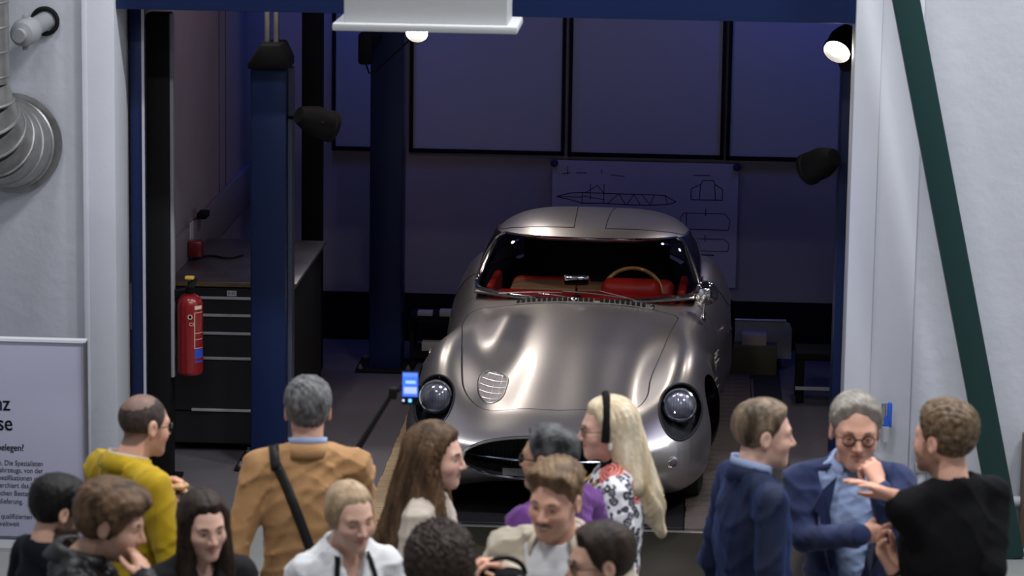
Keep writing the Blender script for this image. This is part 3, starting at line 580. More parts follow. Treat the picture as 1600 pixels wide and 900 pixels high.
BONNET = [(-.41,.302),(-.218,.296),(.011,.294),(.265,.315),(.40,.325),(.462,.39),(.487,.60),(.512,.86),(.545,1.35),(.575,1.85),(.56,1.99),(.40,2.03),(0,2.0),(-.45,2.03),(-.64,2.01),(-.665,1.9),(-.63,1.35),(-.575,.85),(-.54,.55),(-.497,.39)]
HQ = math.radians(20)                            # headlamp ovals are drawn on a plane leaning back
def head_g(V, s):
    x = V[:, 0]*s-.668; q = V[:, 2]*math.cos(HQ)+V[:, 1]*math.sin(HQ)*.9-.640
    g = np.sqrt((x/(.112+.10*np.clip(q, -.2, .1)))**2+(q/.165)**2)-1; return np.where(V[:, 1] < 1.0, g*.11, .3)
def grille_g(V):
    g = (np.abs(V[:, 0]/.475)**2.3+np.abs((V[:, 2]-.350)/.118)**2.3)**(1/2.3)-1; return np.where(V[:, 1] < .4, g*.12, .3)
AX = ((.80, .325), (3.08, .325))
def arch_g(V):
    g = np.minimum(np.hypot(V[:, 1]-AX[0][0], V[:, 2]-AX[0][1])-.352, np.hypot(V[:, 1]-AX[1][0], V[:, 2]-AX[1][1])-.352)
    return np.where(np.abs(V[:, 0]) > .5, g, .3)
def cab_g(V):
    g = np.full(len(V), .3); u = (V[:, 2] > .5) & (V[:, 1] > 1.95) & (V[:, 1] < 4.3); d, i = seg_dist(V[u, :2], CABC); g[u] = np.where(i, -d, d)+.03; return g
grille_rim = loops(*clip(BV, BF, grille_g(BV), -1))[0]
heads = [clip(BV, BF, head_g(BV, s), -1) for s in (-1, 1)]
V, F = clip(BV, BF, grille_g(BV))
for s in (-1, 1): V, F = clip(V, F, head_g(V, s))
V, F = clip(V, F, arch_g(V)); V, F = clip(V, F, cab_g(V))
def bg(V): g = np.full(len(V), .3); u = (V[:, 2] > .45) & (V[:, 1] < 2.15); g[u] = poly_sdf(V[u, 0], V[u, 1], BONNET); return g
g = bg(V); NV, NF = clip(V, F, g+.003, -1); V, F = clip(V, F, g-.003)
VENT = [(-.445,.50),(-.455,.60),(-.43,.73),(-.375,.785),(-.315,.74),(-.295,.62),(-.30,.50),(-.335,.40),(-.375,.375),(-.415,.41)]
u = (NV[:, 0] < -.2) & (NV[:, 1] < .9); vg = np.full(len(NV), .3); vg[u] = poly_sdf(NV[u, 0], NV[u, 1], VENT); VV, VF = clip(NV, NF, vg+.004, -1); NV, NF = clip(NV, NF, vg-.003)
def shell(o, t): md = o.modifiers.new('thickness', 'SOLIDIFY'); md.thickness = t; md.offset = -1; return o
mesh_obj('body', V, F, M_SILVER, car)
bn = mesh_obj('bonnet', NV, NF, M_SILVER, car)
for lp in loops(NV, NF)[:1]:
    m = MB(); m.tube([p+Vector((0, 0, -.0052)) for p in resample(lp, 160)], .0055, 6, closed=True); m.build('bonnet_seal', M_BLACKT, car, True)
# bonnet intake: smoked cover with a lattice
VV2 = VV.copy(); VV2[:, 2] -= .004
vent = mesh_obj('intake_cover', VV2, VF, mat('intake_mesh', (.36, .33, .31), .55, .6), bn); tag(vent, 'oval intake cover with a lattice of thin bars')
rim = MB(); rim.tube([p+Vector((0, 0, .001)) for p in resample(loops(VV, VF)[0], 60)], .0045, 6, closed=True); rim.build('intake_rim', M_SILVER, bn, True)
def bz(x, y): return float(body_z(x, y)[0])
for k in range(3):
    x0 = -.412+.040*k; m = MB(); ys = [y for y in np.linspace(.37, .79, 30) if poly_sdf(np.array([x0]), np.array([y]), VENT)[0] < -.008]
    m.tube([(x0, y, bz(x0, y)+.0005) for y in ys], .0018, 5); m.build('intake_bar', M_SILVER, bn, True)
for k in range(5):
    y0 = .44+.074*k; m = MB(); xs = [x for x in np.linspace(-.47, -.28, 24) if poly_sdf(np.array([x]), np.array([y0]), VENT)[0] < -.008]
    if len(xs) > 2: m.tube([(x, y0, bz(x, y0)+.0005) for x in xs], .0018, 5); m.build('intake_bar', M_SILVER, bn, True)
# grille: chrome rim, dark duct, cross bar, radiator core, number plate
gr = MB(); gr.tube([p+Vector((0, -.002, 0)) for p in resample(grille_rim, 120)], .009, 8, closed=True); gr.build('grille_rim', M_CHROME, car, True)
rimp = resample(grille_rim, 90); dm = MB(); n = len(rimp)
dm.add([tuple(p) for p in rimp]+[(p.x*.92, p.y+.30, .350+(p.z-.350)*.9) for p in rimp], [(i, (i+1) % n, n+(i+1) % n, n+i) for i in range(n)]+[tuple(range(2*n-1, n-1, -1))]); duct = dm.build('grille_duct', M_BLACKT, car, True)
core = MB()
for i in range(34):
    x = -.40+.80*i/33; h = .095*math.sqrt(max(0, 1-(x/.43)**2)); core.bx(x-.0015, x+.0015, .24, .25, .350-h, .350+h)
core.build('radiator_core', mat('radiator', (.02, .02, .022), .5, .3), car)
bar = MB(); xs = np.linspace(-.485, .485, 33); bar.tube([(x, .012+.24*(abs(x)/.6)**2.6, .350) for x in xs], [.003+.007*(1-(abs(x)/.5)**2) for x in xs], 8, flat=.8); bar.build('grille_bar', mat('blue_chrome', (.55, .6, .75), .15, 1.0), car, True)
pl = MB(); pl.box((-.14, .05, .275), (.24, .006, .040)); plate = pl.build('badge_plate', mat('plate_grey', (.10, .10, .10), .5), car)
# headlamps
for s, (HV, HF) in zip((-1, 1), heads):
    lp = resample(loops(HV, HF)[0], 60); c = sum(lp, Vector())/60; inn = Vector((0, math.cos(HQ), -math.sin(HQ)))*.14; n = 60
    b = MB(); b.add([tuple(p) for p in lp]+[tuple(c+(p-c)*.93+inn*.55) for p in lp]+[tuple(c+(p-c)*.80+inn) for p in lp], [(k*n+i, k*n+(i+1) % n, (k+1)*n+(i+1) % n, (k+1)*n+i) for k in (0, 1) for i in range(n)]+[tuple(range(2*n, 3*n))])
    hd = b.build('headlamp', mat('lamp_bucket', (.035, .035, .04), .32, .3), car, True)
    r = MB(); r.tube(lp, .007, 7, closed=True); r.build('headlamp_rim', M_BLACKT, hd, True)
    ax = Vector((0, -.96, .28)).normalized(); lc = Vector((s*.662, c.y+.035, c.z+.028))
    m = MB(); m.lathe([(.092, -.05), (.094, .0), (.090, .010), (.082, .012), (.080, .0)], lc, ax, 40); m.build('lamp_ring', M_CHROME, hd, True)
    m = MB(); m.lathe([(.080*math.sin(t), -.055+.055*(1-math.cos(t)) if t > 0 else -.055) for t in np.linspace(0, math.pi/2, 9)], lc, ax, 32); m.build('reflector', mat('reflector', (.88, .87, .95), .55, .0), hd, True)
    m = MB(); m.lathe([(.0001, .026), (.03, .0235), (.055, .017), (.072, .008), (.081, .002)], lc, ax, 40); m.build('lamp_lens', M_LENS, hd, True)
    m = MB()
    for k in range(-4, 5):
        w = math.sqrt(.075**2-(k*.016)**2); sd = ax.cross(Vector((0, 0, 1))).normalized(); up = sd.cross(ax)
        m.tube([lc+ax*.003+sd*(k*.016)+up*(w*t) for t in (-1, 0, 1)], .0012, 5)
    m.build('lens_flute', M_LENS, hd, True)
    m = MB(); m.lathe([(.0001, -.012), (.017, -.018), (.02, -.04), (.004, -.055)], lc, ax, 16); m.build('bulb', mat('bulb_glass', (.8, .8, .82), .2, .5), hd, True)
    mesh_obj('headlamp_cover', HV, HF, pane_mat('cover_glass', (.95, .95, .97), .0, .03), hd)
    # small round lamp below
    fy = .0
    for yy in np.linspace(.05, .5, 200):
        if body_z(s*.645, yy, False)[0] < .345: fy = yy; break
    fc = Vector((s*.645, fy, .345)); fx = Vector((s*.45, -.86, -.15)).normalized()
    m = MB(); m.lathe([(.032, -.02), (.034, .004), (.028, .008)], fc, fx, 28); fl = m.build('side_lamp', M_CHROME, car, True)
    m = MB(); m.lathe([(.0001, .014), (.016, .012), (.027, .006)], fc, fx, 24); m.build('side_lamp_lens', mat('smoke_lens', (.10, .07, .09), .1), fl, True)
# wheels and wells
for ya, za in AX:
    for s in (-1, 1):
        w = MB(); w.lathe([(.18, -.085), (.27, -.095), (.315, -.08), (.325, -.04), (.325, .04), (.315, .08), (.27, .095), (.18, .085)], (s*.685, ya, za), (s, 0, 0), 40); wh = w.build('wheel', M_RUBBER, car, True)
        m = MB(); m.lathe([(.0001, .075), (.03, .075), (.035, .03), (.15, .045), (.18, .08), (.195, .085)], (s*.70, ya, za), (s, 0, 0), 36); m.build('rim', mat('wheel_rim', (.5, .5, .52), .35, .9), wh, True)
        m = MB(); m.lathe([(.365, -.2), (.365, .12)], (s*.62, ya, za), (s, 0, 0), 40); m.f = m.f[:-2]; m.lathe([(.0001, -.2), (.365, -.2)], (s*.62, ya, za), (s, 0, 0), 40)
        o = m.build('wheel_well', M_BLACKT, car, True); me = o.data; bm_ = bmesh.new(); bm_.from_mesh(me)
        zz = body_z([v.co.x for v in bm_.verts], [v.co.y for v in bm_.verts]); bmesh.ops.delete(bm_, geom=[v for v, z_ in zip(bm_.verts, zz) if v.co.z > z_-.01 or v.co.z < .14], context='VERTS'); bm_.to_mesh(me); bm_.free()
# greenhouse: bowed cross-sections from the windscreen foot over the roof to the tail
TZ = spl([2.07, 2.2, 2.35, 2.48, 2.58, 2.68, 2.82, 3.0, 3.2, 3.5, 3.8, 4.12], [.822, .918, 1.024, 1.108, 1.155, 1.183, 1.205, 1.217, 1.21, 1.165, 1.06, .83])
GW = spl([2.07, 2.4, 2.8, 3.2, 3.6, 4.0, 4.12], [.672, .682, .68, .65, .56, .40, .33]); GC = spl([2.07, 2.4, 2.8, 3.3, 4.12], [.56, .46, .20, 0, -.4])
def green(n=150, m=110):
    V = []; t = np.linspace(-1, 1, n); sx = np.sign(t)*(1-(1-np.abs(t))**1.9)
    for y in np.linspace(2.07, 4.12, m):
        w = float(GW(y)); x = w*sx; zb = .815; z = zb+(float(TZ(y))-zb)*np.clip(1-np.abs(sx)**4.0, 0, 1)**(1/2.8); V.append(np.stack([x, y+float(GC(y))*x*x, z], 1))
    V = np.array(V); i = np.arange(n*m).reshape(m, n); q = np.stack([i[:-1, :-1], i[:-1, 1:], i[1:, 1:], i[1:, :-1]], -1).reshape(-1, 4)
    return V.reshape(-1, 3), [tuple(f) for f in q]
GV, GF = green()
def ws_g(V):
    x, z = V[:, 0], V[:, 2]; zc = (z-.978)/1.0; sc = 1-.095*(zc/.14)
    g = rbox_sdf(x/sc, zc, .622, .149-.008*(x/.6)**2, .036); return np.where(V[:, 1] < 2.72, g, .3)
def sw_g(V):
    y, z = V[:, 1], V[:, 2]; g = np.maximum.reduce([.865-z, z-(1.115-.25*np.clip(y-2.95, 0, 1)**1.5), (2.53+(z-.86)*.72)-y, y-(3.22-(z-.86)*.55)]); return np.where(np.abs(V[:, 0]) > .40, g, .3)
WV, WF = clip(GV, GF, ws_g(GV), -1); SWV, SWF = clip(GV, GF, sw_g(GV), -1)
RV, RF = clip(GV, GF, ws_g(GV)); RV, RF = clip(RV, RF, sw_g(RV))
shell(mesh_obj('roof', RV, RF, M_SILVER, car), .006)
ws = mesh_obj('windscreen', WV, WF, M_GLASSC, car)
wl = resample(loops(WV, WF)[0], 160); m = MB(); m.tube([p+Vector((0, -.006, .003)) for p in wl], .0085, 8, closed=True); m.build('windscreen_trim', M_CHROME, ws, True)
m = MB(); cw = sum(wl, Vector())/160; m.tube([p+(cw-p)*.022+Vector((0, -.002, .001)) for p in wl], .011, 8, closed=True, flat=.5); m.build('windscreen_seal', M_BLACKT, ws, True)
for s in (-1, 1):
    g = SWV[:, 0]*s; v2, f2 = clip(SWV, SWF, g); sw = mesh_obj('side_window', v2, f2, M_GLASSC, car)
    lp = resample(loops(v2, f2)[0], 80); m = MB(); m.tube([p+Vector((s*.003, 0, 0)) for p in lp], .008, 7, closed=True); m.build('side_window_trim', M_BLACKT if s < 0 else M_CHROME, sw, True)
from mathutils.bvhtree import BVHTree
GB = BVHTree.FromPolygons([Vector(v) for v in GV], GF); BB = BVHTree.FromPolygons([Vector(v) for v in BV], BF)
def drop(x, y, tree=GB, off=.0005):
    h = tree.ray_cast(Vector((x, y, 3)), Vector((0, 0, -1)))[0]; return h+Vector((0, 0, off)) if h else Vector((x, y, .85))
def seam(pts, tree, name='panel_seam', r=.0028):
    P = np.array(pts, float); t = np.linspace(0, len(P)-1, 40); f = spl(np.arange(len(P)), P)(t)
    m = MB(); m.tube([drop(a, b, tree) for a, b in f], r, 6); m.build(name, M_BLACKT, car, True)
seam([(-.42, 2.70), (-.25, 2.66), (-.095, 2.645)], GB); seam([(.095, 2.645), (.25, 2.66), (.42, 2.70)], GB)
for s in (-1, 1): seam([(s*.42, 2.70), (s*.53, 2.78), (s*.57, 2.86)], GB); seam([(s*.095, 2.645), (s*.105, 3.0), (s*.12, 3.3)], GB)
for s in (-1, 1):
    seam([(s*.675, 2.36), (s*.73, 2.33), (s*.785, 2.27), (s*.80, 2.2)], BB); seam([(s*.69, 2.75), (s*.75, 2.78), (s*.81, 2.84), (s*.845, 2.9)], BB)
# interior
tub = MB(); n = len(CABC[::3]); C6 = CABC[::3]*[.955, 1]
tub.add([(x*.93, 2.3+(y-2.3)*.97 if y > 2.3 else y+.04, .815) for x, y in C6]+[(x*.9, y if y > 2.3 else y+.06, .36) for x, y in C6], [(i, (i+1) % n, n+(i+1) % n, n+i) for i in range(n)]+[tuple(range(n, 2*n))]); tub.build('interior_tub', M_DARKIN, car, True)
bk = MB(); bk.bx(-.46, .46, 3.3, 3.32, .40, 1.06); bk.build('rear_bulkhead', M_DARKIN, car)
def blob(name, m_, c, d, parent=car, bevel=.05, rx=0.0):
    b = MB(); b.box(c, d, M=Matrix.Rotation(rx, 3, 'X')); return b.build(name, m_, parent, True, bevel=bevel, seg=5)
dash = blob('dashboard', M_RED, (0, 2.36, .775), (1.10, .22, .10), bevel=.045)
blob('instrument_hood', M_RED, (.27, 2.42, .845), (.36, .16, .13), dash, .06)
shelf = blob('rear_shelf', M_TAN, (-.10, 2.66, .80), (.74, .30, .04), bevel=.015)
for s in (-1, 1):
    st = blob('seat', M_RED, (s*.29, 2.80, .50), (.44, .44, .14)); blob('seat_back', M_RED, (s*.29, 3.02, .62), (.44, .13, .36), st, .06, rx=-.3)
    blob('door_panel', M_RED, (s*.575, 2.62, .78), (.05, .50, .16), bevel=.02)
swc = Vector((.27, 2.56, .775)); swa = Vector((0, -.86, .50)).normalized(); _, sd, up = frame_of(swa)
m = MB(); m.tube([swc+sd*math.cos(a)*.185+up*math.sin(a)*.185 for a in np.linspace(0, 2*math.pi, 48, endpoint=False)], .0125, 10, closed=True); sw = m.build('steering_wheel', mat('wheel_wood', (.42, .20, .06), .3, coat=.6, noise=.25, nscale=30), car, True)
m = MB()
for a in (.4, math.pi-.4, -math.pi/2): m.tube([swc, swc+sd*math.cos(a)*.18+up*math.sin(a)*.18], .008, 6)
m.lathe([(.04, -.02), (.04, .015), (.02, .025), (.0001, .027)], swc, swa, 20); m.build('wheel_spoke', M_CHROME, sw, True)
# dash mirror, wipers, louvres, door mirror, side gills
mc = Vector((-.045, 2.235, .925)); m = MB(); m.tube([(-.045, 2.24, .825), (-.045, 2.24, .90)], .008, 8); m.lathe([(.03, 0), (.02, .008), (.009, .012)], (-.045, 2.24, .825), (0, 0, 1), 16); dm_ = m.build('dash_mirror', M_CHROME, car, True)
b = MB(); b.box(mc, (.155, .03, .062), rz=.06); b.build('mirror_head', M_CHROME, dm_, True, bevel=.024, seg=5)
def wiper(x0, x1):
    """arm from its pivot on the cowl to the blade lying on the glass"""
    p = drop(x0, 2.055, BB, .006) if BB else Vector((x0, 2.05, .83)); a = drop(x1, 2.14, GB, .014); e = drop(x1-.22, 2.135, GB, .010); e2 = drop(x1+.16, 2.125, GB, .010)
    m = MB(); m.lathe([(.018, 0), (.016, .014), (.006, .02)], p, (0, -.3, 1), 14); wp = m.build('wiper', M_CHROME, car, True)
    m = MB(); m.tube([p+Vector((0, 0, .014)), p.lerp(a, .5)+Vector((0, -.01, .014)), a], .0052, 7, flat=.6); m.build('wiper_arm', M_CHROME, wp, True)
    m = MB(); m.tube([e, e.lerp(e2, .33)+Vector((0, 0, .005)), e.lerp(e2, .66)+Vector((0, 0, .005)), e2], .0055, 6, flat=.7); m.build('wiper_blade', mat('wiper_metal', (.55, .53, .5), .35, .9), wp, True)
wiper(-.045, -.28); wiper(.42, .10)
lv = MB(); xs = np.linspace(-.40, .42, 30); lv.tube([(x, 2.03, bz(x, 2.03)+.003) for x in xs], .004, 6); louv = lv.build('cowl_vent', M_SILVER, car, True)
for i in range(25):
    x = -.375+.031*i
    if i == 15: continue
    z = bz(x, 2.048)+.002; m = MB(); m.box((x, 2.05, z+.010), (.019, .004, .030), M=Matrix.Rotation(-.75, 3, 'X')); m.build('louvre_slot', M_BLACKT, louv)
    m = MB(); m.box((x+.0155, 2.046, z+.009), (.007, .03, .022)); m.build('louvre_fin', M_SILVER, louv)
mb = drop(.715, 2.20, BB, 0); mh = mb+Vector((.012, .01, .155))
m = MB(); m.lathe([(.022, 0), (.012, .02), (.006, .06), (.006, .15)], mb, (.07, .05, 1), 14); dmr = m.build('door_mirror', M_CHROME, car, True)
m = MB(); m.lathe([(.0001, -.055)]+[(.074*math.sin(t), -.055*math.cos(t)) for t in np.linspace(.2, math.pi/2, 9)]+[(.074, .012), (.064, .018), (.0001, .018)], mh, (.15, 1, 0), 32); m.build('mirror_cup', M_CHROME, dmr, True)
for s in (-1, 1):
    for k, (y, z) in enumerate(((1.42, .60), (1.62, .585), (1.82, .57), (1.45, .44), (1.75, .42))):
        i = np.argmin(np.abs(OUTC[:, 1]-y)+(OUTC[:, 0]*s < 0)*9); xw = abs(OUTC[i, 0])-.012
        m = MB(); m.prism([(0, 0), (.15, .0), (.13, .055), (.0, .055)], (s*xw, y, z-.03), (s*.10, .98, 0), (0, 0, 1), (s*.012, -.01, 0)); m.build('side_gill', M_SILVER, car, True, bevel=.004)
i = np.argmin(np.abs(OUTC[:, 1]-2.5)+(OUTC[:, 0] < 0)*9)
m = MB(); m.tube([(OUTC[i, 0]+.004, 2.46, .60), (OUTC[i, 0]+.02, 2.5, .60), (OUTC[i, 0]+.02, 2.58, .60), (OUTC[i, 0]+.008, 2.62, .60)], .006, 6); m.build('door_handle', M_CHROME, car, True)
# wire aerial on the far side
a0 = drop(-.66, 2.42, BB, 0); m = MB(); m.tube([a0, a0+Vector((.01, .1, .18)), a0+Vector((.05, .18, .30))], .0022, 5); m.build('side_window_wire', M_CHROME, car, True)
# ------------------------------------------------------------------ visitors: implicit surfaces -> one continuous mesh each
def cap(P, a, b, ra, rb=None):
    a = np.asarray(a, np.float32); b = np.asarray(b, np.float32); rb = ra if rb is None else rb; ba = b-a; bb = np.float32(max(float(ba@ba), 1e-9)); d = P-a; q = d@ba; t = np.minimum(np.maximum(q/bb, 0), 1)
    return np.sqrt(np.maximum(np.einsum('ij,ij->i', d, d)+t*(t*bb-2*q), 0))-(np.float32(ra)+np.float32(rb-ra)*t)
def ell(P, c, r):
    r = np.asarray(r, np.float32); q = (P-np.asarray(c, np.float32))/r; k0 = np.sqrt(np.einsum('ij,ij->i', q, q))+1e-9; q = q/r; k1 = np.sqrt(np.einsum('ij,ij->i', q, q))+1e-9; return k0*(k0-1)/k1
def smin(a, b, k): h = np.clip(.5+.5*(b-a)/k, 0, 1); return b+(a-b)*h-k*h*(1-h)
def smax(a, b, k): return -smin(-a, -b, k)
def sstep(a, b, x): t = np.clip((x-a)/(b-a), 0, 1); return t*t*(3-2*t)
def surf(fn, axes, B=8, marg=.02):
    """surface nets of fn < 0 on a rectilinear grid, evaluated only in blocks near the surface"""
    axes = [np.asarray(a, np.float32) for a in axes]
    axes = [np.concatenate([a, a[-1]+(a[-1]-a[-2])*np.arange(1, (-len(a)) % B+1, dtype=np.float32)]) for a in axes]; N = [len(a) for a in axes]; nb = [n//B for n in N]
    lo = [a[::B] for a in axes]; hi = [np.append(a[B::B], a[-1]) for a in axes]
    cs = [(l+h)/2 for l, h in zip(lo, hi)]; hs = [(h-l)/2 for l, h in zip(lo, hi)]
    G = np.stack(np.meshgrid(*cs, indexing='ij'), -1).reshape(-1, 3); R = np.sqrt(sum(np.meshgrid(*[h**2 for h in hs], indexing='ij'))).ravel()
    fc = fn(G); keep = np.abs(fc) < R*1.35+marg
    F = np.repeat(np.repeat(np.repeat(np.where(fc < 0, -1, 1).reshape(nb).astype(np.float32), B, 0), B, 1), B, 2)
    kb = np.argwhere(keep.reshape(nb)); o = np.stack(np.meshgrid(*[np.arange(B)]*3, indexing='ij'), -1).reshape(-1, 3)
    for s in range(0, len(kb), 400):
        I = (kb[s:s+400, None, :]*B+o[None]).reshape(-1, 3); P = np.stack([axes[k][I[:, k]] for k in range(3)], -1); F[I[:, 0], I[:, 1], I[:, 2]] = fn(P)
    S = F < 0; c = np.zeros([n-1 for n in N], np.int8); sl = lambda d, k: slice(d, N[k]-1+d)
    for a in (0, 1):
        for b in (0, 1):
            for d in (0, 1): c += S[sl(a, 0), sl(b, 1), sl(d, 2)]
    act = (c > 0) & (c < 8); ids = np.full(act.shape, -1, np.int64); A = np.argwhere(act); ids[act] = np.arange(len(A))
    acc = np.zeros((len(A), 3)); cnt = np.zeros(len(A)); co = [(a, b, d) for a in (0, 1) for b in (0, 1) for d in (0, 1)]
    pos = lambda I: np.stack([axes[k][I[:, k]] for k in range(3)], -1).astype(np.float64)
    for u in co:
        for k in range(3):
            if u[k]: continue
            v = list(u); v[k] = 1; Iu = A+u; Iv = A+v; fu = F[Iu[:, 0], Iu[:, 1], Iu[:, 2]]; fv = F[Iv[:, 0], Iv[:, 1], Iv[:, 2]]; m = (fu < 0) != (fv < 0)
            t = (fu[m]/(fu[m]-fv[m]))[:, None]; acc[m] += pos(Iu[m])*(1-t)+pos(Iv[m])*t; cnt[m] += 1
    V = acc/cnt[:, None]; Q = []
    for k in range(3):
        a, b = [(1, 2), (2, 0), (0, 1)][k]; s0 = [slice(1, N[i]-1) for i in range(3)]; s1 = list(s0); s0[k] = slice(0, N[k]-1); s1[k] = slice(1, N[k])
        f0, f1 = S[tuple(s0)], S[tuple(s1)]; I = np.argwhere(f0 != f1); flip = f1[I[:, 0], I[:, 1], I[:, 2]]
        for i in (a, b): I[:, i] += 1
        def cell(da, db): J = I.copy(); J[:, a] -= da; J[:, b] -= db; return ids[J[:, 0], J[:, 1], J[:, 2]]
        q = np.stack([cell(1, 1), cell(0, 1), cell(0, 0), cell(1, 0)], -1); q[flip] = q[flip][:, ::-1]; Q.append(q)
    return V, np.vstack(Q)
def axis(lo, hi, h, flo=None, fhi=None, fine=None):
    if flo is None: return np.arange(lo, hi+h, h)
    return np.concatenate([np.arange(flo, lo-h, -h)[::-1][:-1] if flo > lo else [], np.arange(flo, fhi, fine), np.arange(fhi, hi+h, h)])
def rot(yaw=0, pitch=0, roll=0):
    """head rotation: yaw turns to the left hand, pitch > 0 looks down"""
    return np.array(Matrix.Rotation(math.radians(yaw), 3, 'Z') @ Matrix.Rotation(math.radians(pitch), 3, 'X') @ Matrix.Rotation(math.radians(roll), 3, 'Y'), dtype=np.float32)
def head_sdf(P, fem=0.0, wide=1.0, smile=0.0, age=0.0):
    """P in head space: origin between the ears at eye height, face towards -y"""
    X = np.abs(P[:, 0])/wide; Q = np.stack([X, P[:, 1], P[:, 2]], -1); j = 1-.12*fem
    f = ell(Q, (0, .018, .034), (.076, .097, .086)); f = smin(f, ell(Q, (0, -.028, -.022), (.0625*(1-.04*fem), .066, .088)), .035)
    f = smin(f, ell(Q, (0, -.034, -.074), (.052*j, .052, .042)), .03); f = smin(f, cap(Q, (0, -.074, -.102), (.010, -.073, -.102), .0175*j), .026)
    f = smin(f, ell(Q, (.043, -.056, -.030+.004*smile), (.021, .022, .020)), .028)
    f = smin(f, cap(Q, (.008, -.081, .021), (.042, -.069, .022), .0105-.003*fem), .020)
    f = smax(f, -ell(Q, (.032, -.094, .001), (.017, .016, .012)), .014)
    f = smin(f, ell(Q, (.031, -.0705, .001), (.0145, .0130, .0120)), .007)
    f = smin(f, cap(Q, (0, -.086, .012), (0, -.1105, -.030), .0065, .0105-.0015*fem), .012); f = smin(f, ell(Q, (.0115, -.098, -.034), (.0075, .010, .0075)), .008)
    w = .022+.006*smile; up = .006*smile
    f = smin(f, cap(Q, (0, -.0925, -.056), (w, -.078+.002*smile, -.061+up), .0058, .003), .007); f = smin(f, cap(Q, (0, -.0905, -.070), (w-.002, -.077, -.063+up), .0068, .003), .007)
    f = smax(f, -cap(Q, (0, -.099, -.0628), (w, -.083, -.0622+up), .0022), .004)
    ear = smax(ell(Q, (.080, .014, -.004), (.010, .021, .033)), -ell(Q, (.090, .010, -.004), (.008, .012, .022)), .006); f = smin(f, ear, .008)
    return f
def skull(Q): f = ell(Q, (0, .018, .034), (.076, .097, .086)); return smin(f, ell(Q, (0, -.024, -.015), (.0625, .062, .085)), .035)
NECK = np.array([0, .035, 1.50], np.float32); HEADC = np.array([0, -.012, 1.655], np.float32)
SH = {1: .20, 0: .178}
def finger_pts(base, lens, curl, splay):
    p = np.array(base, float); pts = [p.copy()]; a = 0.0
    for l, c in zip(lens, curl):
        a += math.radians(c); d = np.array([math.sin(splay), math.cos(a)*math.cos(splay), -math.sin(a)]); p = p+d*l; pts.append(p.copy())
    return pts
def hand_mesh(side, wrist, d, n, curl=(20, 25, 15), thumb=0.0, spread=.07, curls=None, sc=1.0, arm=.012):
    """side +1 left, -1 right; d finger direction, n the way the palm faces"""
    prim = []; s = side
    mcp = [(.030*s, .086, 0), (.0105*s, .091, .002), (-.0105*s, .087, .001), (-.029*s, .078, -.002)]
    L = [(.042, .025, .020), (.046, .029, .021), (.042, .027, .020), (.033, .020, .018)]
    for i in range(4):
        prim.append((np.array((.012*s*(1.5-i)/1.5, .0, 0)), np.array(mcp[i]), .0165, .0125, .016))
    fr = []
    for i in range(4):
        c = curls[i] if curls else curl; pts = finger_pts(mcp[i], L[i], c, spread*s*(1.2-i*.8)); rr = [.0098, .0088, .0080, .0066] if i < 3 else [.0085, .0076, .0070, .0058]
        for k in range(3): fr.append((pts[k], pts[k+1], rr[k], rr[k+1], .006 if k == 0 else .003))
    t0, t1 = np.array((.016*s, .018, -.006)), np.array((.042*s, .050, -.014-.012*thumb)); t2 = t1+np.array((.012*s*(1-1.2*thumb), .030, -.010-.012*thumb)); t3 = t2+np.array((.004*s*(1-3*thumb), .026, -.004-.008*thumb))
    fr += [(t0, t1, .0150, .0118, .014), (t1, t2, .0108, .0098, .004), (t2, t3, .0095, .0072, .003)]
    def fn(P):
        f = cap(P, (0, -arm, 0), (0, 0, 0), .029, .0245)
        for a, b, ra, rb, k in prim+fr: f = smin(f, cap(P, a, b, ra, rb), k)
        return f
    V, F = surf(fn, [np.arange(-.10, .10, .0045), np.arange(-arm-.045, .215, .0045), np.arange(-.14, .06, .0045)], marg=.012)
    y = Vector(d).normalized(); z = -Vector(n); z = (z-y*z.dot(y)).normalized(); x = y.cross(z); R = np.array([x, y, z])
    return (V*sc)@R+np.asarray(wrist), F
SKIN = {'fair': (.80, .50, .385), 'pink': (.78, .44, .32), 'light': (.70, .42, .30), 'tan': (.60, .35, .23)}
M_SKIN = mat('skin', (1, 1, 1), .48, attr='Col', spec=.4, subsurf=.08)
def attr_mesh(o, C):
    a = o.data.color_attributes.new('Col', 'FLOAT_COLOR', 'POINT'); a.data.foreach_set('color', np.hstack([C, np.ones((len(C), 1))]).astype(np.float32).ravel())
def hair_mat(name, c1, c2, rough=.5, scale=26, st=(1, 1, .16)): return mat('hair_'+name, c1, rough, col2=c2, nscale=scale, stretch=st, bump=.004, bscale=70, spec=.25)
def cloth(name, col, rough=.85, noise=.10, bump=.0015, sheen=None, **k): return mat('cloth_'+name, col, rough, noise=noise, nscale=9, bump=bump, bscale=240, sheen=(.0 if max(col) < .04 else .12) if sheen is None else sheen, spec=.2 if max(col) < .04 else .4, **k)
def folds(P, seed, amp):
    r = np.random.RandomState(seed); f = 0
    w = .5*np.sin(P[:, 2]*9+seed)+.5*np.sin(P[:, 0]*11+P[:, 1]*7+seed*2)
    for k in range(7):
        d = r.normal(size=3); d[2] = abs(d[2])*1.2; d /= np.linalg.norm(d); fq = r.uniform(40, 120); f = f+(1-np.abs(np.sin((P@d.astype(np.float32))*fq*.5+r.uniform(0, 6)+w*1.6)))**3*r.uniform(.4, 1)*(.5+.5*np.sin(P@r.normal(size=3).astype(np.float32)*5+k))
    return amp*(f/1.0-.28)
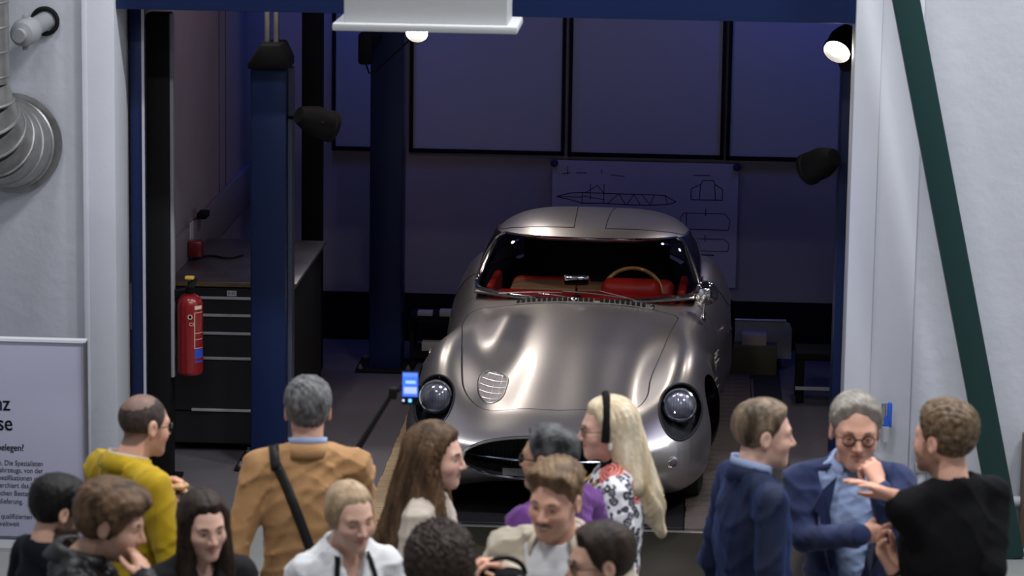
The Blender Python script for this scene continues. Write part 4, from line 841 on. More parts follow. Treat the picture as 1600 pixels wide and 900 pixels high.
class Person:
    def __init__(s, label, px, py, h, phi, skin='fair', male=1, build=1.0, head=(0, 0, 0), lean=0.0, smile=0, wide=1.0, beard=0.0, beard_col=(.10, .07, .05), brow=(.10, .07, .05), eye=.0042, lip=(.45, .19, .15), arms=None, hands=(), pivot=(0, 0, 0), shift=(0, 0), buzz=None, k=1.0):
        s.k = k; s.h = h; s.hs = h/1.78; s.male = male; s.build = build; s.phi = phi; s.skin = SKIN[skin]; s.pivot = np.array(pivot, np.float32)
        top = at(px, py, Z=h-.004); s.rz = math.radians(phi)-math.atan2(top[0], top[1])*1.0
        s.R = np.array(Matrix.Rotation(s.rz, 3, 'Z')); s.HR = rot(*head)
        hc = HEADC+s.pivot; nk = np.array([0, .03, 1.53], np.float32); s.hc = nk+(s.HR@(hc-nk)); off = s.R@(s.hc*s.hs)
        s.loc = np.array([top[0]-off[0], top[1]-off[1], 0.0]); s.D = float(np.dot(top-CAM, CF))
        sw = SH[1 if male else 0]*build; s.sw = sw; s.shz = 1.462 if male else 1.448
        s.arms = {1: ((.27*build, .05, 1.12), (.27*build, -.04, .88)), -1: ((-.27*build, .05, 1.12), (-.27*build, -.04, .88))}
        if arms:
            for k, v in arms.items(): s.arms[k] = tuple(tuple(s.pl(*q) if len(q) == 3 and abs(q[0]) > 3 else q) for q in v)
        s.smile = smile; s.wide = wide; s.label = label
        hf = lambda P: head_sdf((P-s.hc)@s.HR/s.k, 1-male, wide, smile)*s.k
        nb = s.hc+s.HR@np.array([0, .025, -.07], np.float32); nr = .056 if male else .047
        def body(P):
            f = np.full(len(P), 1.0, np.float32); u = P[:, 2] > 1.42; f[u] = hf(P[u]); u = P[:, 2] < 1.64; f[u] = trunk(P[u], f[u]); return f
        def trunk(P, f):
            f = smin(f, cap(P, nb, (0, .038, 1.46), nr, nr+.010), .03)
            f = smin(f, ell(P, (0, .02, 1.27), (.12, .07, .19)), .05); f = smin(f, ell(P, (0, .01, .97), (.11, .07, .2)), .05)
            for k in (1, -1):
                e, w = s.arms[k]; f = smin(f, cap(P, (0, .03, 1.45), (k*sw*.85, .02, s.shz-.01), .045, .040), .03); f = smin(f, cap(P, (k*sw*.9, .02, s.shz-.02), e, .036, .030), .02); f = smin(f, cap(P, e, w, .030, .026), .015)
                f = smin(f, cap(P, (k*.09, .01, .93), (k*.10, .0, .5), .062, .05), .03); f = smin(f, cap(P, (k*.10, 0, .5), (k*.10, .02, .08), .045, .036), .02)
            return f
        ax = []
        for k, m_ in enumerate((.105, .135, .0)):
            c = s.hc[k]
            if k == 2: ax.append(axis(.02, 1.90, .024, 1.42, float(c)+.15, .0045))
            else: ax.append(axis(-.62, .60, .024, float(c)-m_, float(c)+m_, .0045))
        V, F = surf(body, ax, marg=.03)
        Q = ((V-s.hc)@s.HR/s.k).astype(np.float32); C = np.tile(np.array(s.skin), (len(V), 1))
        fx = np.abs(Q[:, 0])
        def mixc(col, w): nonlocal C; w = np.clip(w, 0, 1)[:, None]; C = C*(1-w)+np.array(col)*w
        isface = (Q[:, 1] < -.02) & (Q[:, 2] > -.13) & (Q[:, 2] < .13)
        mixc((.76, .36, .29), .30*np.exp(-((fx-.042)**2+(Q[:, 2]+.032)**2)/.0006)*isface); mixc((.76, .38, .31), .35*np.exp(-(fx**2+(Q[:, 2]+.032)**2)/.0003)*(Q[:, 1] < -.09))
        mixc(tuple(np.array(s.skin)*.72), .35*np.exp(-((fx-.031)**2/.00022+(Q[:, 2]-.004)**2/.00012))*(Q[:, 1] < -.05))
        ww = .022+.006*smile; lipd = np.minimum(cap(np.stack([fx, Q[:, 1], Q[:, 2]], -1), (0, -.0945, -.057), (ww, -.080, -.061+.006*smile), .005), cap(np.stack([fx, Q[:, 1], Q[:, 2]], -1), (0, -.093, -.069), (ww-.004, -.080, -.064+.006*smile), .0055)); mixc(lip, np.clip((.004-lipd)/.003, 0, 1)*.8)
        if beard:
            bm_ = sstep(-.022, -.045, Q[:, 2]-.5*np.clip(-Q[:, 1]-.05, 0, 1)+.02)*(Q[:, 2] > -.14)*(Q[:, 1] < .03)*(1-np.exp(-((fx)**2/.0009+(Q[:, 2]+.063)**2/.00012))); bm_ = np.maximum(bm_, ((fx > .058) & (Q[:, 1] < .0) & (Q[:, 1] > -.035) & (Q[:, 2] < .0))*.8); mixc(beard_col, beard*bm_)
        if buzz:
            zc = np.interp(Q[:, 1], [-.11, -.07, -.045, -.02, .01, .03, .06, .12], [.085, .068, .035, .0, -.02, -.05, -.075, -.085]); mixc(buzz, .80*sstep(-.006, .006, Q[:, 2]-zc)*(Q[:, 2] > -.1)*(fx < .080))
        parts = [(V, F, C)]
        for hd in hands:
            hd = dict(hd); hd['wrist'] = np.array(s.pl(*hd['wrist']) if abs(hd['wrist'][0]) > 3 else hd['wrist'])
            if 'to' in hd: hd['d'] = np.array(s.pl(*hd.pop('to')))-hd['wrist']
            if 'nw' in hd: hd['n'] = s.R.T@np.array(hd.pop('nw'), float)
            hv, hf_ = hand_mesh(**hd); hc_ = np.tile(np.array(s.skin)*[1.0, .95, .93], (len(hv), 1)); parts.append((hv, hf_, hc_))
        n = 0; VV, FF, CC = [], [], []
        for v, f, c in parts: VV.append(v); FF.append(f+n); CC.append(c); n += len(v)
        s.o = mesh_obj('person', np.vstack(VV)*s.hs, np.vstack(FF), M_SKIN); attr_mesh(s.o, np.vstack(CC)); s.o.location = s.loc; s.o.rotation_euler = (0, 0, s.rz); tag(s.o, label, 'person', 'visitors in front of the bay')
        s.face(brow, eye)
    def pl(s, px, py, dd=0.0):
        """pixel at the person's depth (+dd) -> nominal body coordinates"""
        return tuple((s.R.T@(at(px, py, D=s.D+dd)-s.loc))/s.hs)
    def H(s, p): return s.hc+s.HR@(np.array([p[0]*s.wide, p[1], p[2]], np.float32)*s.k)
    def part(s, name, V, F, m, par=None, smooth=True):
        return mesh_obj(name, np.asarray(V)*s.hs, F, m, par or s.o, smooth)
    def mb(s, name, b, m, smooth=True, head=True):
        """a helper mesh whose points are in head (or body) space"""
        b.v = [tuple((s.H(v) if head else np.array(v))*s.hs) for v in b.v]; return b.build(name, m, s.o, smooth)
    def face(s, brow, eye):
        mw = mat('eye_white', (.62, .58, .55), .25); mi = mat('eye_iris', (.035, .028, .025), .15); mbw = mat('brow_%d' % int(brow[0]*1000), brow, .8)
        for k in (-1, 1):
            b = MB(); b.tube([(k*.013, -.0915, .0225), (k*.024, -.0910, .0265), (k*.038, -.0845, .0270), (k*.050, -.0735, .0215)], [.0022, .0036, .0032, .0014], 6); s.mb('eyebrow', b, mbw)
            if eye > .0005:
                c = np.array([k*.0312, -.0705, .0005]); n = 11; v = []; f = []
                for i in range(n):
                    u = -1+2*i/(n-1)
                    for j in range(5):
                        w = -1+2*j/4; x = .0130*u; z = eye*(1-u*u)*w; y = -math.sqrt(max(0, 1-(x/.0151)**2-(z/.0126)**2))*.0138; v.append(c+(x, y, z))
                for i in range(n-1):
                    for j in range(4): f.append((i*5+j, i*5+5+j, i*5+6+j, i*5+1+j))
                b = MB(); b.add(v, f); s.mb('eye', b, mw)
                b = MB(); b.lathe([(.0052, 0), (.0050, .0006), (.0001, .0012)], c+(0, -.0139, .0003), (0, -1, 0), 14, squash=min(1, eye/.0046)); s.mb('iris', b, mi)
            b = MB(); c = np.array([k*.0312, -.0705, .0008]); b.tube([c+(x, -math.sqrt(max(0, 1-(x/.0155)**2-(z/.0130)**2))*.0144, z) for x, z in ((-.0125*1, 0), (-.006, max(eye, 0)*.8-.0008*(eye < .001)), (0, max(eye, 0)-.0012*(eye < .001)), (.006, max(eye, 0)*.8-.0008*(eye < .001)), (.0125, 0))], .0011, 5); s.mb('eyelash', b, mbw)
    # ---- hair
    def hair(s, m, side=.010, top=.022, front=0.0, line=None, lump=.0025, freq=150, vols=(), groove=0.0, back=0.0, crown=0.0, h=.006, seed=1, bbox=.0, part=None, cut=None):
        ly = [-.12, -.075, -.055, -.035, -.012, .012, .035, .06, .12]; lz = line or [.104, .088, .058, .022, -.012, -.022, -.055, -.085, -.095]
        def fn(P):
            Q = ((P-s.hc)@s.HR)/np.array([s.wide*s.k, s.k, s.k], np.float32); tz = sstep(.02, .11, Q[:, 2])
            th = side+(top-side)*tz+front*np.exp(-((Q[:, 1]+.075)**2/.0022+(Q[:, 2]-.10)**2/.0025))+back*np.exp(-((Q[:, 1]-.10)**2+(Q[:, 2]-.0)**2)/.005)-crown*np.exp(-(Q[:, 0]**2+(Q[:, 1]-.06)**2+(Q[:, 2]-.11)**2)/.0022)
            w = Q*freq; nz = np.sin(w[:, 0]+1.7*np.sin(w[:, 2]*.5+seed))*np.sin(w[:, 1]*.9+1.3*np.sin(w[:, 0]*.6))*np.sin(w[:, 2]*.8+seed)+.6*np.sin(w[:, 0]*2.1+w[:, 1]*1.1+2*np.sin(w[:, 2]*.7))
            zh = np.interp(Q[:, 1]+.006*np.sin(Q[:, 0]*75+seed)*(Q[:, 1] < 0), ly, lz).astype(np.float32)+.004*np.sin(Q[:, 0]*140+seed*2)+.003*np.sin(Q[:, 1]*230); tp = .12+.88*sstep(-.002, .040, Q[:, 2]-zh); f = skull(Q)-th*tp-lump*nz*.7*tp
            if part is not None: f = f+.006*np.exp(-((Q[:, 0]-part)/.005)**2)*(Q[:, 2] > .03)
            f = smax(f, (zh-Q[:, 2])*.75, .004)
            X = np.abs(Q[:, 0]); f = smax(f, -ell(np.stack([X, Q[:, 1], Q[:, 2]], -1), (.086, .012, -.006), (.020, .026, .036)), .006) if not vols else f
            for v in vols:
                if len(v) == 4: g_ = cap(Q, v[0], v[1], v[2], v[3])
                else: g_ = ell(Q, v[0], v[1])
                f = smin(f, g_, .03)
            if vols: f = smax(f, -smin(ell(Q, (0, -.062, -.03), (.056, .07, .088)), ell(Q, (0, -.05, .01), (.054, .06, .058)), .02), .010)
            if groove: an = np.arctan2(Q[:, 0], Q[:, 1]+.02); f = f-groove*np.sin(an*30+4*np.sin(Q[:, 2]*13+seed)+.8*np.sin(Q[:, 2]*31))*sstep(.12, .05, Q[:, 2])-groove*.5*np.sin(an*71+7*np.sin(Q[:, 2]*21))
            if cut: f = cut(Q, f)
            return f
        c = s.hc; b = bbox; V, F = surf(fn, [np.arange(c[0]-.15-b, c[0]+.15+b, h), np.arange(c[1]-.17-b, c[1]+.18+b, h), np.arange(c[2]-.13-b*2.9, c[2]+.20+b*.5, h)], marg=.03)
        return s.part('hair', V, F, m)
    # ---- clothing
    def top(s, m, name='jacket', off=.020, amp=.0045, seed=1, zlow=.78, neck=.070, vneck=None, sleeve=(.064, .052, .044), cut=None, h=.0095, hem=.0, sleeves=(1, -1), bare=None, bust=0.0, neckz=1.535):
        B = s.build; sw = s.sw
        def fn(P):
            f = ell(P, (0, .012, 1.285), (.155*B+off, .108+off, .245)); f = smin(f, ell(P, (0, .0, 1.03), (.142*B+off+hem*.5, .105+off, .20)), .07); f = smin(f, ell(P, (0, .01, .88), (.155*B+off+hem, .112+off, .16)), .06)
            if bust: X = np.stack([np.abs(P[:, 0]), P[:, 1], P[:, 2]], -1); f = smin(f, ell(X, (.075, -.085-off, 1.235), (.07, .055, .065)), .05)
            f = smin(f, cap(P, (0, .045, 1.50), (0, .03, 1.43), .050, .085), .05)
            for k in (1, -1):
                f = smin(f, cap(P, (0, .042, 1.508), (k*sw*.92, .02, s.shz-.004), .044, .042+off*.5), .05)
            if vneck: w_, z_ = vneck; f = smax(f, -np.maximum.reduce([np.abs(P[:, 0])-w_*(P[:, 2]-z_)/(1.52-z_), P[:, 1]+.02, z_-P[:, 2]]), .008)
            if cut: f = cut(P, f)
            for k in sleeves:
                e, w = s.arms[k]; a = cap(P, (k*sw*.93, .02, s.shz-.02), e, sleeve[0], sleeve[1])
                if not (bare and k in bare): a = smin(a, cap(P, e, np.array(w)+(np.array(w)-np.array(e))*.02, sleeve[1], sleeve[2]), .012)
                t = P-np.array(e, np.float32); r_ = np.sqrt((t*t).sum(1)); a = a+.004*np.sin(r_*95)*np.exp(-(r_/.11)**2)
                f = smin(f, a, .022)
            if amp: f = f-folds(P, seed, amp)
            f = smax(f, zlow-P[:, 2], .01); nb = s.hc+s.HR@np.array([0, .03, -.08], np.float32)
            f = smax(f, -cap(P, nb+np.array([0, 0, .05], np.float32), (0, .022, neckz-.03), neck, neck), .010)
            return f
        xs = [v[0] for k in s.arms for v in s.arms[k]]; ys = [v[1] for k in s.arms for v in s.arms[k]]
        V, F = surf(fn, [np.arange(min(xs+[-.3*B])-.12, max(xs+[.3*B])+.12, h), np.arange(min(ys+[-.17])-.13, max(ys+[.18])+.12, h), np.arange(zlow-.03, 1.60, h)], marg=.03)
        o = s.part(name, V, F, m); s.tree = BVHTree.FromPolygons([Vector(v) for v in V], F.tolist()); return o
    def trousers(s, m, z=.95):
        def fn(P):
            f = ell(P, (0, .01, .90), (.150*s.build, .118, .15))
            for k in (1, -1): f = smin(f, cap(P, (k*.085, .01, .86), (k*.10, .0, .47), .088, .070), .03); f = smin(f, cap(P, (k*.10, 0, .47), (k*.10, .02, .07), .068, .055), .02)
            return smax(f, P[:, 2]-z, .01)
        V, F = surf(fn, [np.arange(-.27, .27, .02), np.arange(-.18, .2, .02), np.arange(0, 1.05, .02)]); s.part('trousers', V, F, m)
        for k in (1, -1):
            def sh(P): f = smin(cap(P, (k*.10, .03, .045), (k*.115, -.14, .032), .045, .036), cap(P, (k*.10, .02, .10), (k*.10, .02, .05), .05, .05), .02); return smax(f, .004-P[:, 2], .004)
            V, F = surf(sh, [np.arange(k*.105-.09, k*.105+.09, .012), np.arange(-.20, .11, .012), np.arange(-.01, .16, .012)]); s.part('shoe', V, F, mat('shoe_black', (.015, .014, .014), .4))
    def collar(s, m, r=.074, stand=.032, fall=.040, open_=28, z=1.515, flare=.018, name='collar', point=.02, drop=.035, y0=.030):
        """folded collar round the neck, open at the front by +-open_ degrees"""
        n = 40; v = []; nb = s.hc+s.HR@np.array([0, .03, -.08], np.float32); ax_ = np.array([nb[0], nb[1]-.038, 0])*.25
        for i in range(n):
            t = math.radians(-180+open_+(360-2*open_)*i/(n-1)); c, q = math.cos(t), math.sin(t); fr = (1-c)/2; zb = z-drop*fr**1.5+.012*(1-fr)
            tip = point*np.exp(-((180-open_-abs(math.degrees(t)))/22)**2)
            for rr, dz in ((r+.004, -.012), (r-.002, stand*.5), (r-.003, stand), (r+.006, stand+.004), (r+flare*.7, stand-fall*.45), (r+flare, stand-fall-tip)): v.append(np.array([q*rr*.98, y0+c*rr*1.02, zb+dz])+ax_*(dz+.02)/.05)
        f = [(i*6+j, i*6+6+j, i*6+7+j, i*6+1+j) for i in range(n-1) for j in range(5)]
        o = s.part(name, v, f, m); md = o.modifiers.new('thickness', 'SOLIDIFY'); md.thickness = .004; md.offset = 0; return o
    def on(s, x, z, back=False, off=.004):
        d = Vector((0, 1 if not back else -1, 0)); o = Vector((x, -1.0 if not back else 1.0, z)); h = s.tree.ray_cast(o, d)[0]
        return np.array(h)-np.array(d)*off if h else np.array([x, -.13 if not back else .14, z])
    def strap(s, pts, m, w=.02, back=False, name='strap', n=26, off=.004, over=()):
        P = np.array(pts, float); t = np.linspace(0, len(P)-1, n); f_ = spl(np.arange(len(P)), P)(t); v = []
        for ox, an in over:                                            # rows over the shoulder, seen along rays turning from above to behind
            rd_ = Vector((0, math.cos(math.radians(an)), math.sin(math.radians(an))))
            for k in (-1, 0, 1):
                c0_ = Vector((ox+k*w/2, .02, 1.40)); h = s.tree.ray_cast(c0_+rd_*.6, -rd_)[0]; v.append(np.array((h if h else c0_+rd_*.1)+rd_*off))
        n0 = len(over)
        for i in range(n):
            a = f_[max(i-1, 0)]; b = f_[min(i+1, n-1)]; d = (b-a)/np.linalg.norm(b-a); nn = np.array([-d[1], d[0]])*w/2
            for k in (-1, 0, 1): v.append(s.on(f_[i][0]+k*nn[0], f_[i][1]+k*nn[1], back, off))
        o = s.part(name, v, [(i*3+j, i*3+3+j, i*3+4+j, i*3+1+j) for i in range(n+n0-1) for j in (0, 1)], m); md = o.modifiers.new('thickness', 'SOLIDIFY'); md.thickness = .004; md.offset = 0; return o
    def glasses(s, m, r=.021, thick=.0018, round_=True, lens=True):
        g = MB()
        for k in (-1, 1):
            g.tube([(k*.0335+math.cos(a)*r*(1 if round_ else 1.12), -.0975+abs(math.cos(a)*r*k+.0) * .0+.006*((k*.0335+math.cos(a)*r)/.05)**2, -.001+math.sin(a)*r*(.92 if round_ else .78)) for a in np.linspace(0, 2*math.pi, 28, endpoint=False)], thick, 6, closed=True)
            g.tube([(k*.055, -.090, .006), (k*.072, -.078, .006), (k*.0795, -.03, .005), (k*.0815, .012, .004), (k*.080, .030, -.012)], thick*.9, 6)
        g.tube([(-.0125, -.0985, .004), (0, -.102, .007), (.0125, -.0985, .004)], thick, 6); o = s.mb('glasses', g, m)
        if lens:
            for k in (-1, 1):
                b = MB(); b.lathe([(.0001, .001), (r*.98, 0)], (k*.0335, -.096, -.001), (0, -1, 0), 20, squash=.92); b.v = [tuple(s.H(v)*s.hs) for v in b.v]; b.build('spectacle_lens', pane_mat('spectacle_glass', (.97, .97, .97), -.02), o, True)
        return o
# ------------------------------------------------------------------ the fifteen visitors
from mathutils.bvhtree import BVHTree
H_BLACK = hair_mat('black', (.004, .004, .004), (.014, .012, .011)); H_DARK = hair_mat('dark_brown', (.014, .009, .007), (.045, .028, .019)); H_BROWN = hair_mat('brown', (.045, .026, .014), (.17, .10, .055))
H_GREY = hair_mat('grey', (.05, .05, .052), (.21, .21, .215), scale=34, st=(1, 1, .5)); H_SILV = hair_mat('silver', (.16, .145, .125), (.36, .33, .29)); H_BLOND = hair_mat('blond', (.40, .27, .13), (.70, .56, .36)); H_PALE = hair_mat('pale_blond', (.55, .42, .25), (.80, .70, .52)); H_SAND = hair_mat('sand', (.055, .038, .024), (.30, .22, .15))
H_AUB = hair_mat('auburn', (.045, .025, .014), (.19, .11, .06), scale=20, st=(1, 1, .25)); H_SALT = hair_mat('salt_pepper', (.012, .012, .014), (.13, .13, .135), scale=20, st=(1, 1, .6)); H_WARM = hair_mat('warm_brown', (.09, .055, .03), (.28, .18, .10))
T_DARK = cloth('dark_trousers', (.02, .02, .026)); T_BLUE = cloth('denim', (.04, .06, .12)); T_BEIGE = cloth('beige_trousers', (.30, .25, .18))
SHIRT_B = cloth('light_blue_shirt', (.36, .46, .72), .7); WHITE = cloth('white_shirt', (.78, .79, .82), .7, noise=.03)
def floral():
    m = bpy.data.materials.new('rose_print'); m.use_nodes = True; nt = m.node_tree; L = nt.links.new; b = nt.nodes['Principled BSDF']; b.inputs['Roughness'].default_value = .7; N = nt.nodes.new
    tc = N('ShaderNodeTexCoord'); nz = N('ShaderNodeTexNoise'); nz.inputs['Scale'].default_value = 45; L(tc.outputs['Object'], nz.inputs['Vector'])
    def vor(sc): v = N('ShaderNodeTexVoronoi'); v.inputs['Scale'].default_value = sc; L(tc.outputs['Object'], v.inputs['Vector']); return v
    def math_(op, a, b_): n = N('ShaderNodeMath'); n.operation = op; (L(a, n.inputs[0]) if not isinstance(a, float) else setattr(n.inputs[0], 'default_value', a)); (L(b_, n.inputs[1]) if not isinstance(b_, float) else setattr(n.inputs[1], 'default_value', b_)); return n.outputs[0]
    def ramp(src, st):
        r = N('ShaderNodeValToRGB'); r.color_ramp.interpolation = 'CONSTANT'; e = r.color_ramp.elements
        while len(e) < len(st): e.new(.5)
        for k, (p, c) in enumerate(st): e[k].position = p; e[k].color = (*c, 1)
        L(src, r.inputs[0]); return r.outputs[0]
    w, k, rd, pk = (.80, .80, .84), (.035, .035, .06), (.66, .075, .045), (.78, .55, .50)
    v1 = vor(28.0); a = math_('ADD', v1.outputs['Distance'], math_('MULTIPLY', math_('SUBTRACT', nz.outputs[0], .5), .55)); blk = ramp(a, [(0, k), (.17, w), (.22, k), (.50, w)])
    v2 = vor(7.0); d2 = v2.outputs['Distance']; wv = math_('SINE', math_('ADD', math_('MULTIPLY', d2, 62.0), math_('MULTIPLY', nz.outputs[0], 7.0)), 0.0); ros = ramp(math_('MULTIPLY_ADD', wv, .5) if False else math_('ADD', math_('MULTIPLY', wv, .5), .5), [(0, pk), (.22, rd)])
    sep = N('ShaderNodeSeparateColor'); L(v2.outputs['Color'], sep.inputs[0]); msk = math_('MULTIPLY', math_('LESS_THAN', d2, .44), math_('GREATER_THAN', sep.outputs[0], .45))
    mx = N('ShaderNodeMix'); mx.data_type = 'RGBA'; L(msk, mx.inputs[0]); L(blk, mx.inputs[6]); L(ros, mx.inputs[7]); L(mx.outputs[2], b.inputs['Base Color']); return m
# 1 yellow jacket
p = Person('balding man in mustard yellow jacket and dark glasses eating beside the left jamb', 226, 612, 1.74, 122, 'pink', pivot=(0, -.03, 0), beard=.35, buzz=(.075, .055, .045), head=(0, 8, 0),
    arms={-1: ((268, 872, -.10), (284, 808, -.04)), 1: ((.24, -.08, 1.14), (.10, -.28, 1.22))}, hands=[dict(side=-1, wrist=(284, 806, -.04), to=(290, 770, -.02), nw=(-.6, .3, .6), curl=(30, 40, 25), thumb=.6)])
p.hair(mat('buzz_hair', (.05, .036, .030), .8, noise=.5, nscale=60), .0015, .0005, lump=.0006, freq=200, crown=.008, line=[.095, .085, .060, .020, -.008, -.020, -.052, -.080, -.092])
p.top(cloth('mustard', (.52, .34, .008)), amp=0.0138, seed=3, off=.028, sleeve=(.072, .060, .050)); p.collar(cloth('mustard', (.52, .34, .008)), .080, .024, .052, 30, flare=.022); p.collar(cloth('cream_shirt', (.60, .50, .38)), .070, .030, .034, 30); p.trousers(T_DARK); p.glasses(mat('frame_black', (.01, .01, .012), .3), thick=.0024)
pc = at(278, 765, D=p.D-.03); e = empty('food_plate', pc, .4, 'small plate with flatbread in the hand of the man in yellow', 'plate'); MB().lathe([(.0001, -.012), (.04, -.010), (.062, .0), (.064, .003), (.04, -.005), (.0001, -.006)], n=24).build('dish', mat('dish_dark', (.05, .045, .04), .5), e, True)
for k, (dx, dy) in enumerate(((-.02, 0), (.02, .01), (.0, -.02))): MB().lathe([(.0001, .018), (.02, .015), (.032, .006), (.030, -.004), (.0001, -.006)], (dx, dy, .006+.003*k), (.2*dx, .1, 1), 14, squash=.8).build('bread', mat('bread', (.55, .33, .16), .8, noise=.35, nscale=60), e, True)
# 2 black hair and beard
p = Person('black-haired bearded man in a dark shirt in front of the info board', 92, 745, 1.64, 112, 'light', beard=.9, beard_col=(.012, .010, .010), brow=(.012, .010, .010), head=(0, 12, 0)); p.hair(H_BLACK, .014, .026, front=.012, lump=.003); p.top(cloth('navy_tee', (.006, .007, .013)), 'shirt', .014, amp=0.0069, neck=.064); p.trousers(T_DARK)
# 3 brown mop, hand to mouth
p = Person('brown-haired man in black leather jacket touching his mouth at lower left', 176, 745, 1.80, 82, 'light', head=(-4, 14, 0), pivot=(0, -.05, -.01), arms={-1: ((206, 960, -.10), (226, 908, -.06))}, hands=[dict(side=-1, wrist=(228, 912, -.06), to=(214, 850, .02), nw=(-.7, .5, .1), curl=(22, 35, 20), thumb=.5)], brow=(.05, .03, .02), beard=.25)
p.hair(H_BROWN, .019, .034, front=.022, back=.012, lump=.0045, freq=110, line=[.060, .050, .026, -.004, -.030, -.045, -.075, -.098, -.105], groove=.0016); p.top(mat('black_leather', (.007, .007, .008), .40, bump=.0015, bscale=60), amp=0.0138, seed=8, off=.026, neck=.074); p.collar(mat('black_leather', (.007, .007, .008), .40), .084, .030, .045, 34, flare=.030); p.trousers(T_DARK)
# 4 long dark hair, smiling
p = Person('smiling woman with long straight dark brown hair facing the camera', 318, 769, 1.63, 22, 'fair', male=0, smile=.55, head=(0, 10, -3), eye=.0034, brow=(.03, .02, .015), lip=(.50, .18, .17))
p.hair(H_DARK, .013, .020, part=-.004, lump=.001, vols=[((.066, .0, .03), (.092, -.035, -.36), .036, .046), ((-.066, .0, .03), (-.092, -.035, -.36), .036, .046), ((0, .06, .02), (0, .075, -.30), .075, .08)], groove=.0022, bbox=.13, h=.0065, line=[.104, .090, .064, .03, -.03, -.06, -.08, -.09, -.1]); p.top(cloth('black_top', (.015, .014, .016)), 'blouse', .010, bust=1, vneck=(.055, 1.36), amp=0.0069); p.trousers(T_DARK)
# 5 tan blazer from behind, selfie stick
p = Person('grey-haired man in tan blazer seen from behind holding a selfie stick', 481, 592, 1.80, 181, 'pink', build=.98, arms={-1: ((566, 820, .20), (538, 742, .36)), 1: ((.275, .06, 1.12), (.24, -.10, .90))}, hands=[dict(side=-1, wrist=(538, 745, .36), to=(552, 712, .42), nw=(-.6, .6, 0), curl=(60, 60, 40), thumb=.8)])
p.hair(H_GREY, .013, .020, lump=.004, freq=120, h=.0055, seed=4); p.top(cloth('tan_blazer', (.50, .275, .12)), amp=0.0125, seed=5, off=.024, zlow=.72, hem=.01); p.collar(cloth('tan_blazer', (.50, .275, .12)), .078, .022, .050, 60, flare=.012); p.collar(SHIRT_B, .067, .044, .020, 40, flare=.005); p.trousers(T_DARK)
p.strap([(.117, 1.470), (.065, 1.36), (.005, 1.20), (-.06, 1.02), (-.115, .90), (-.15, .80)], mat('black_strap', (.015, .015, .017), .5), .036, True, off=.004, over=((.130, 112), (.129, 98), (.128, 84), (.126, 70), (.124, 58), (.121, 46), (.119, 36)))
a = Vector(at(552, 712, D=p.D+.42)); b = Vector(at(612, 616, D=p.D+.42)); e = empty('selfie_stick', a, 0, 'black selfie stick carrying a phone in front of the left headlamp', 'selfie stick'); b -= a
MB().tube([b*-.18, b*.15, b*.98], [.013, .013, .009], 10).build('pole', M_BLACK, e, True); MB().box(b+Vector((.005, 0, .004)), (.032, .035, .045)).build('joint', M_BLACK, e, bevel=.006); ph = Vector(at(641, 606, D=p.D+.42)); mid = ph-a
MB().tube([b+Vector((.01, 0, .01)), b+Vector((.03, -.01, .02)), mid+Vector((-.03, .012, .0))], .008, 8).build('arm', M_BLACK, e, True); MB().box(mid+Vector((.0, .012, 0)), (.088, .012, .022)).build('clamp', M_BLACK, e, bevel=.003)
e = empty('smartphone', ph, 0, 'smartphone with a blue glowing screen on the selfie stick', 'phone'); MB().box((0, 0, 0), (.066, .009, .134)).build('case', M_BLACK, e, bevel=.006, angle=20)
def scr(name, x0, x1, z0, z1, c, st, dy=0): MB().bx(x0, x1, -.0058-dy, -.005, z0, z1).build(name, mat('screen_'+name, (.01, .01, .02), .2, emit=c, estr=st), e)
scr('screen', -.030, .030, -.034, .062, (.05, .16, .95), .9); scr('screen_car', -.024, .026, -.022, .004, (.30, .38, .85), 1.2, .0003); scr('screen_light', -.018, .022, .018, .030, (.20, .38, 1), 1.4, .0003); scr('screen_top', -.028, .028, .046, .060, (.10, .22, .9), 1.0, .0003); scr('screen_button', -.006, .006, -.056, -.044, (.1, .4, 1), 2.0); scr('screen_icon', -.030, -.022, -.054, -.046, (.6, .6, 1), 1.2)
# 6 blonde in white shirt
p = Person('blonde woman in white shirt with black lanyard and lowered eyes', 548, 751, 1.68, 24, 'fair', male=0, head=(4, 12, -4), eye=.0, brow=(.22, .14, .08), smile=.3, lip=(.52, .22, .20))
p.hair(hair_mat('ash_blond', (.30, .20, .11), (.55, .42, .28)), .007, .010, lump=.0006, part=.004, vols=[((0, .10, -.045), (.036, .034, .034)), ((.070, .012, .0), (.016, .042, .044)), ((-.070, .012, .0), (.016, .042, .044))], groove=.0010, h=.0055, line=[.112, .098, .068, .034, .000, -.02, -.05, -.08, -.095])
p.top(WHITE, 'shirt', .016, bust=.7, vneck=(.060, 1.32), amp=0.0138, seed=2, neck=.064); p.collar(WHITE, .070, .022, .050, 40, flare=.032, point=.03); p.trousers(T_DARK); p.strap([(.062, 1.50), (.075, 1.42), (.070, 1.32), (.045, 1.18), (.0, 1.04)], M_BLACK, .018, name='lanyard', off=.008); p.strap([(-.062, 1.50), (-.075, 1.42), (-.070, 1.32), (-.045, 1.18), (.0, 1.04)], M_BLACK, .018, name='lanyard', off=.008)
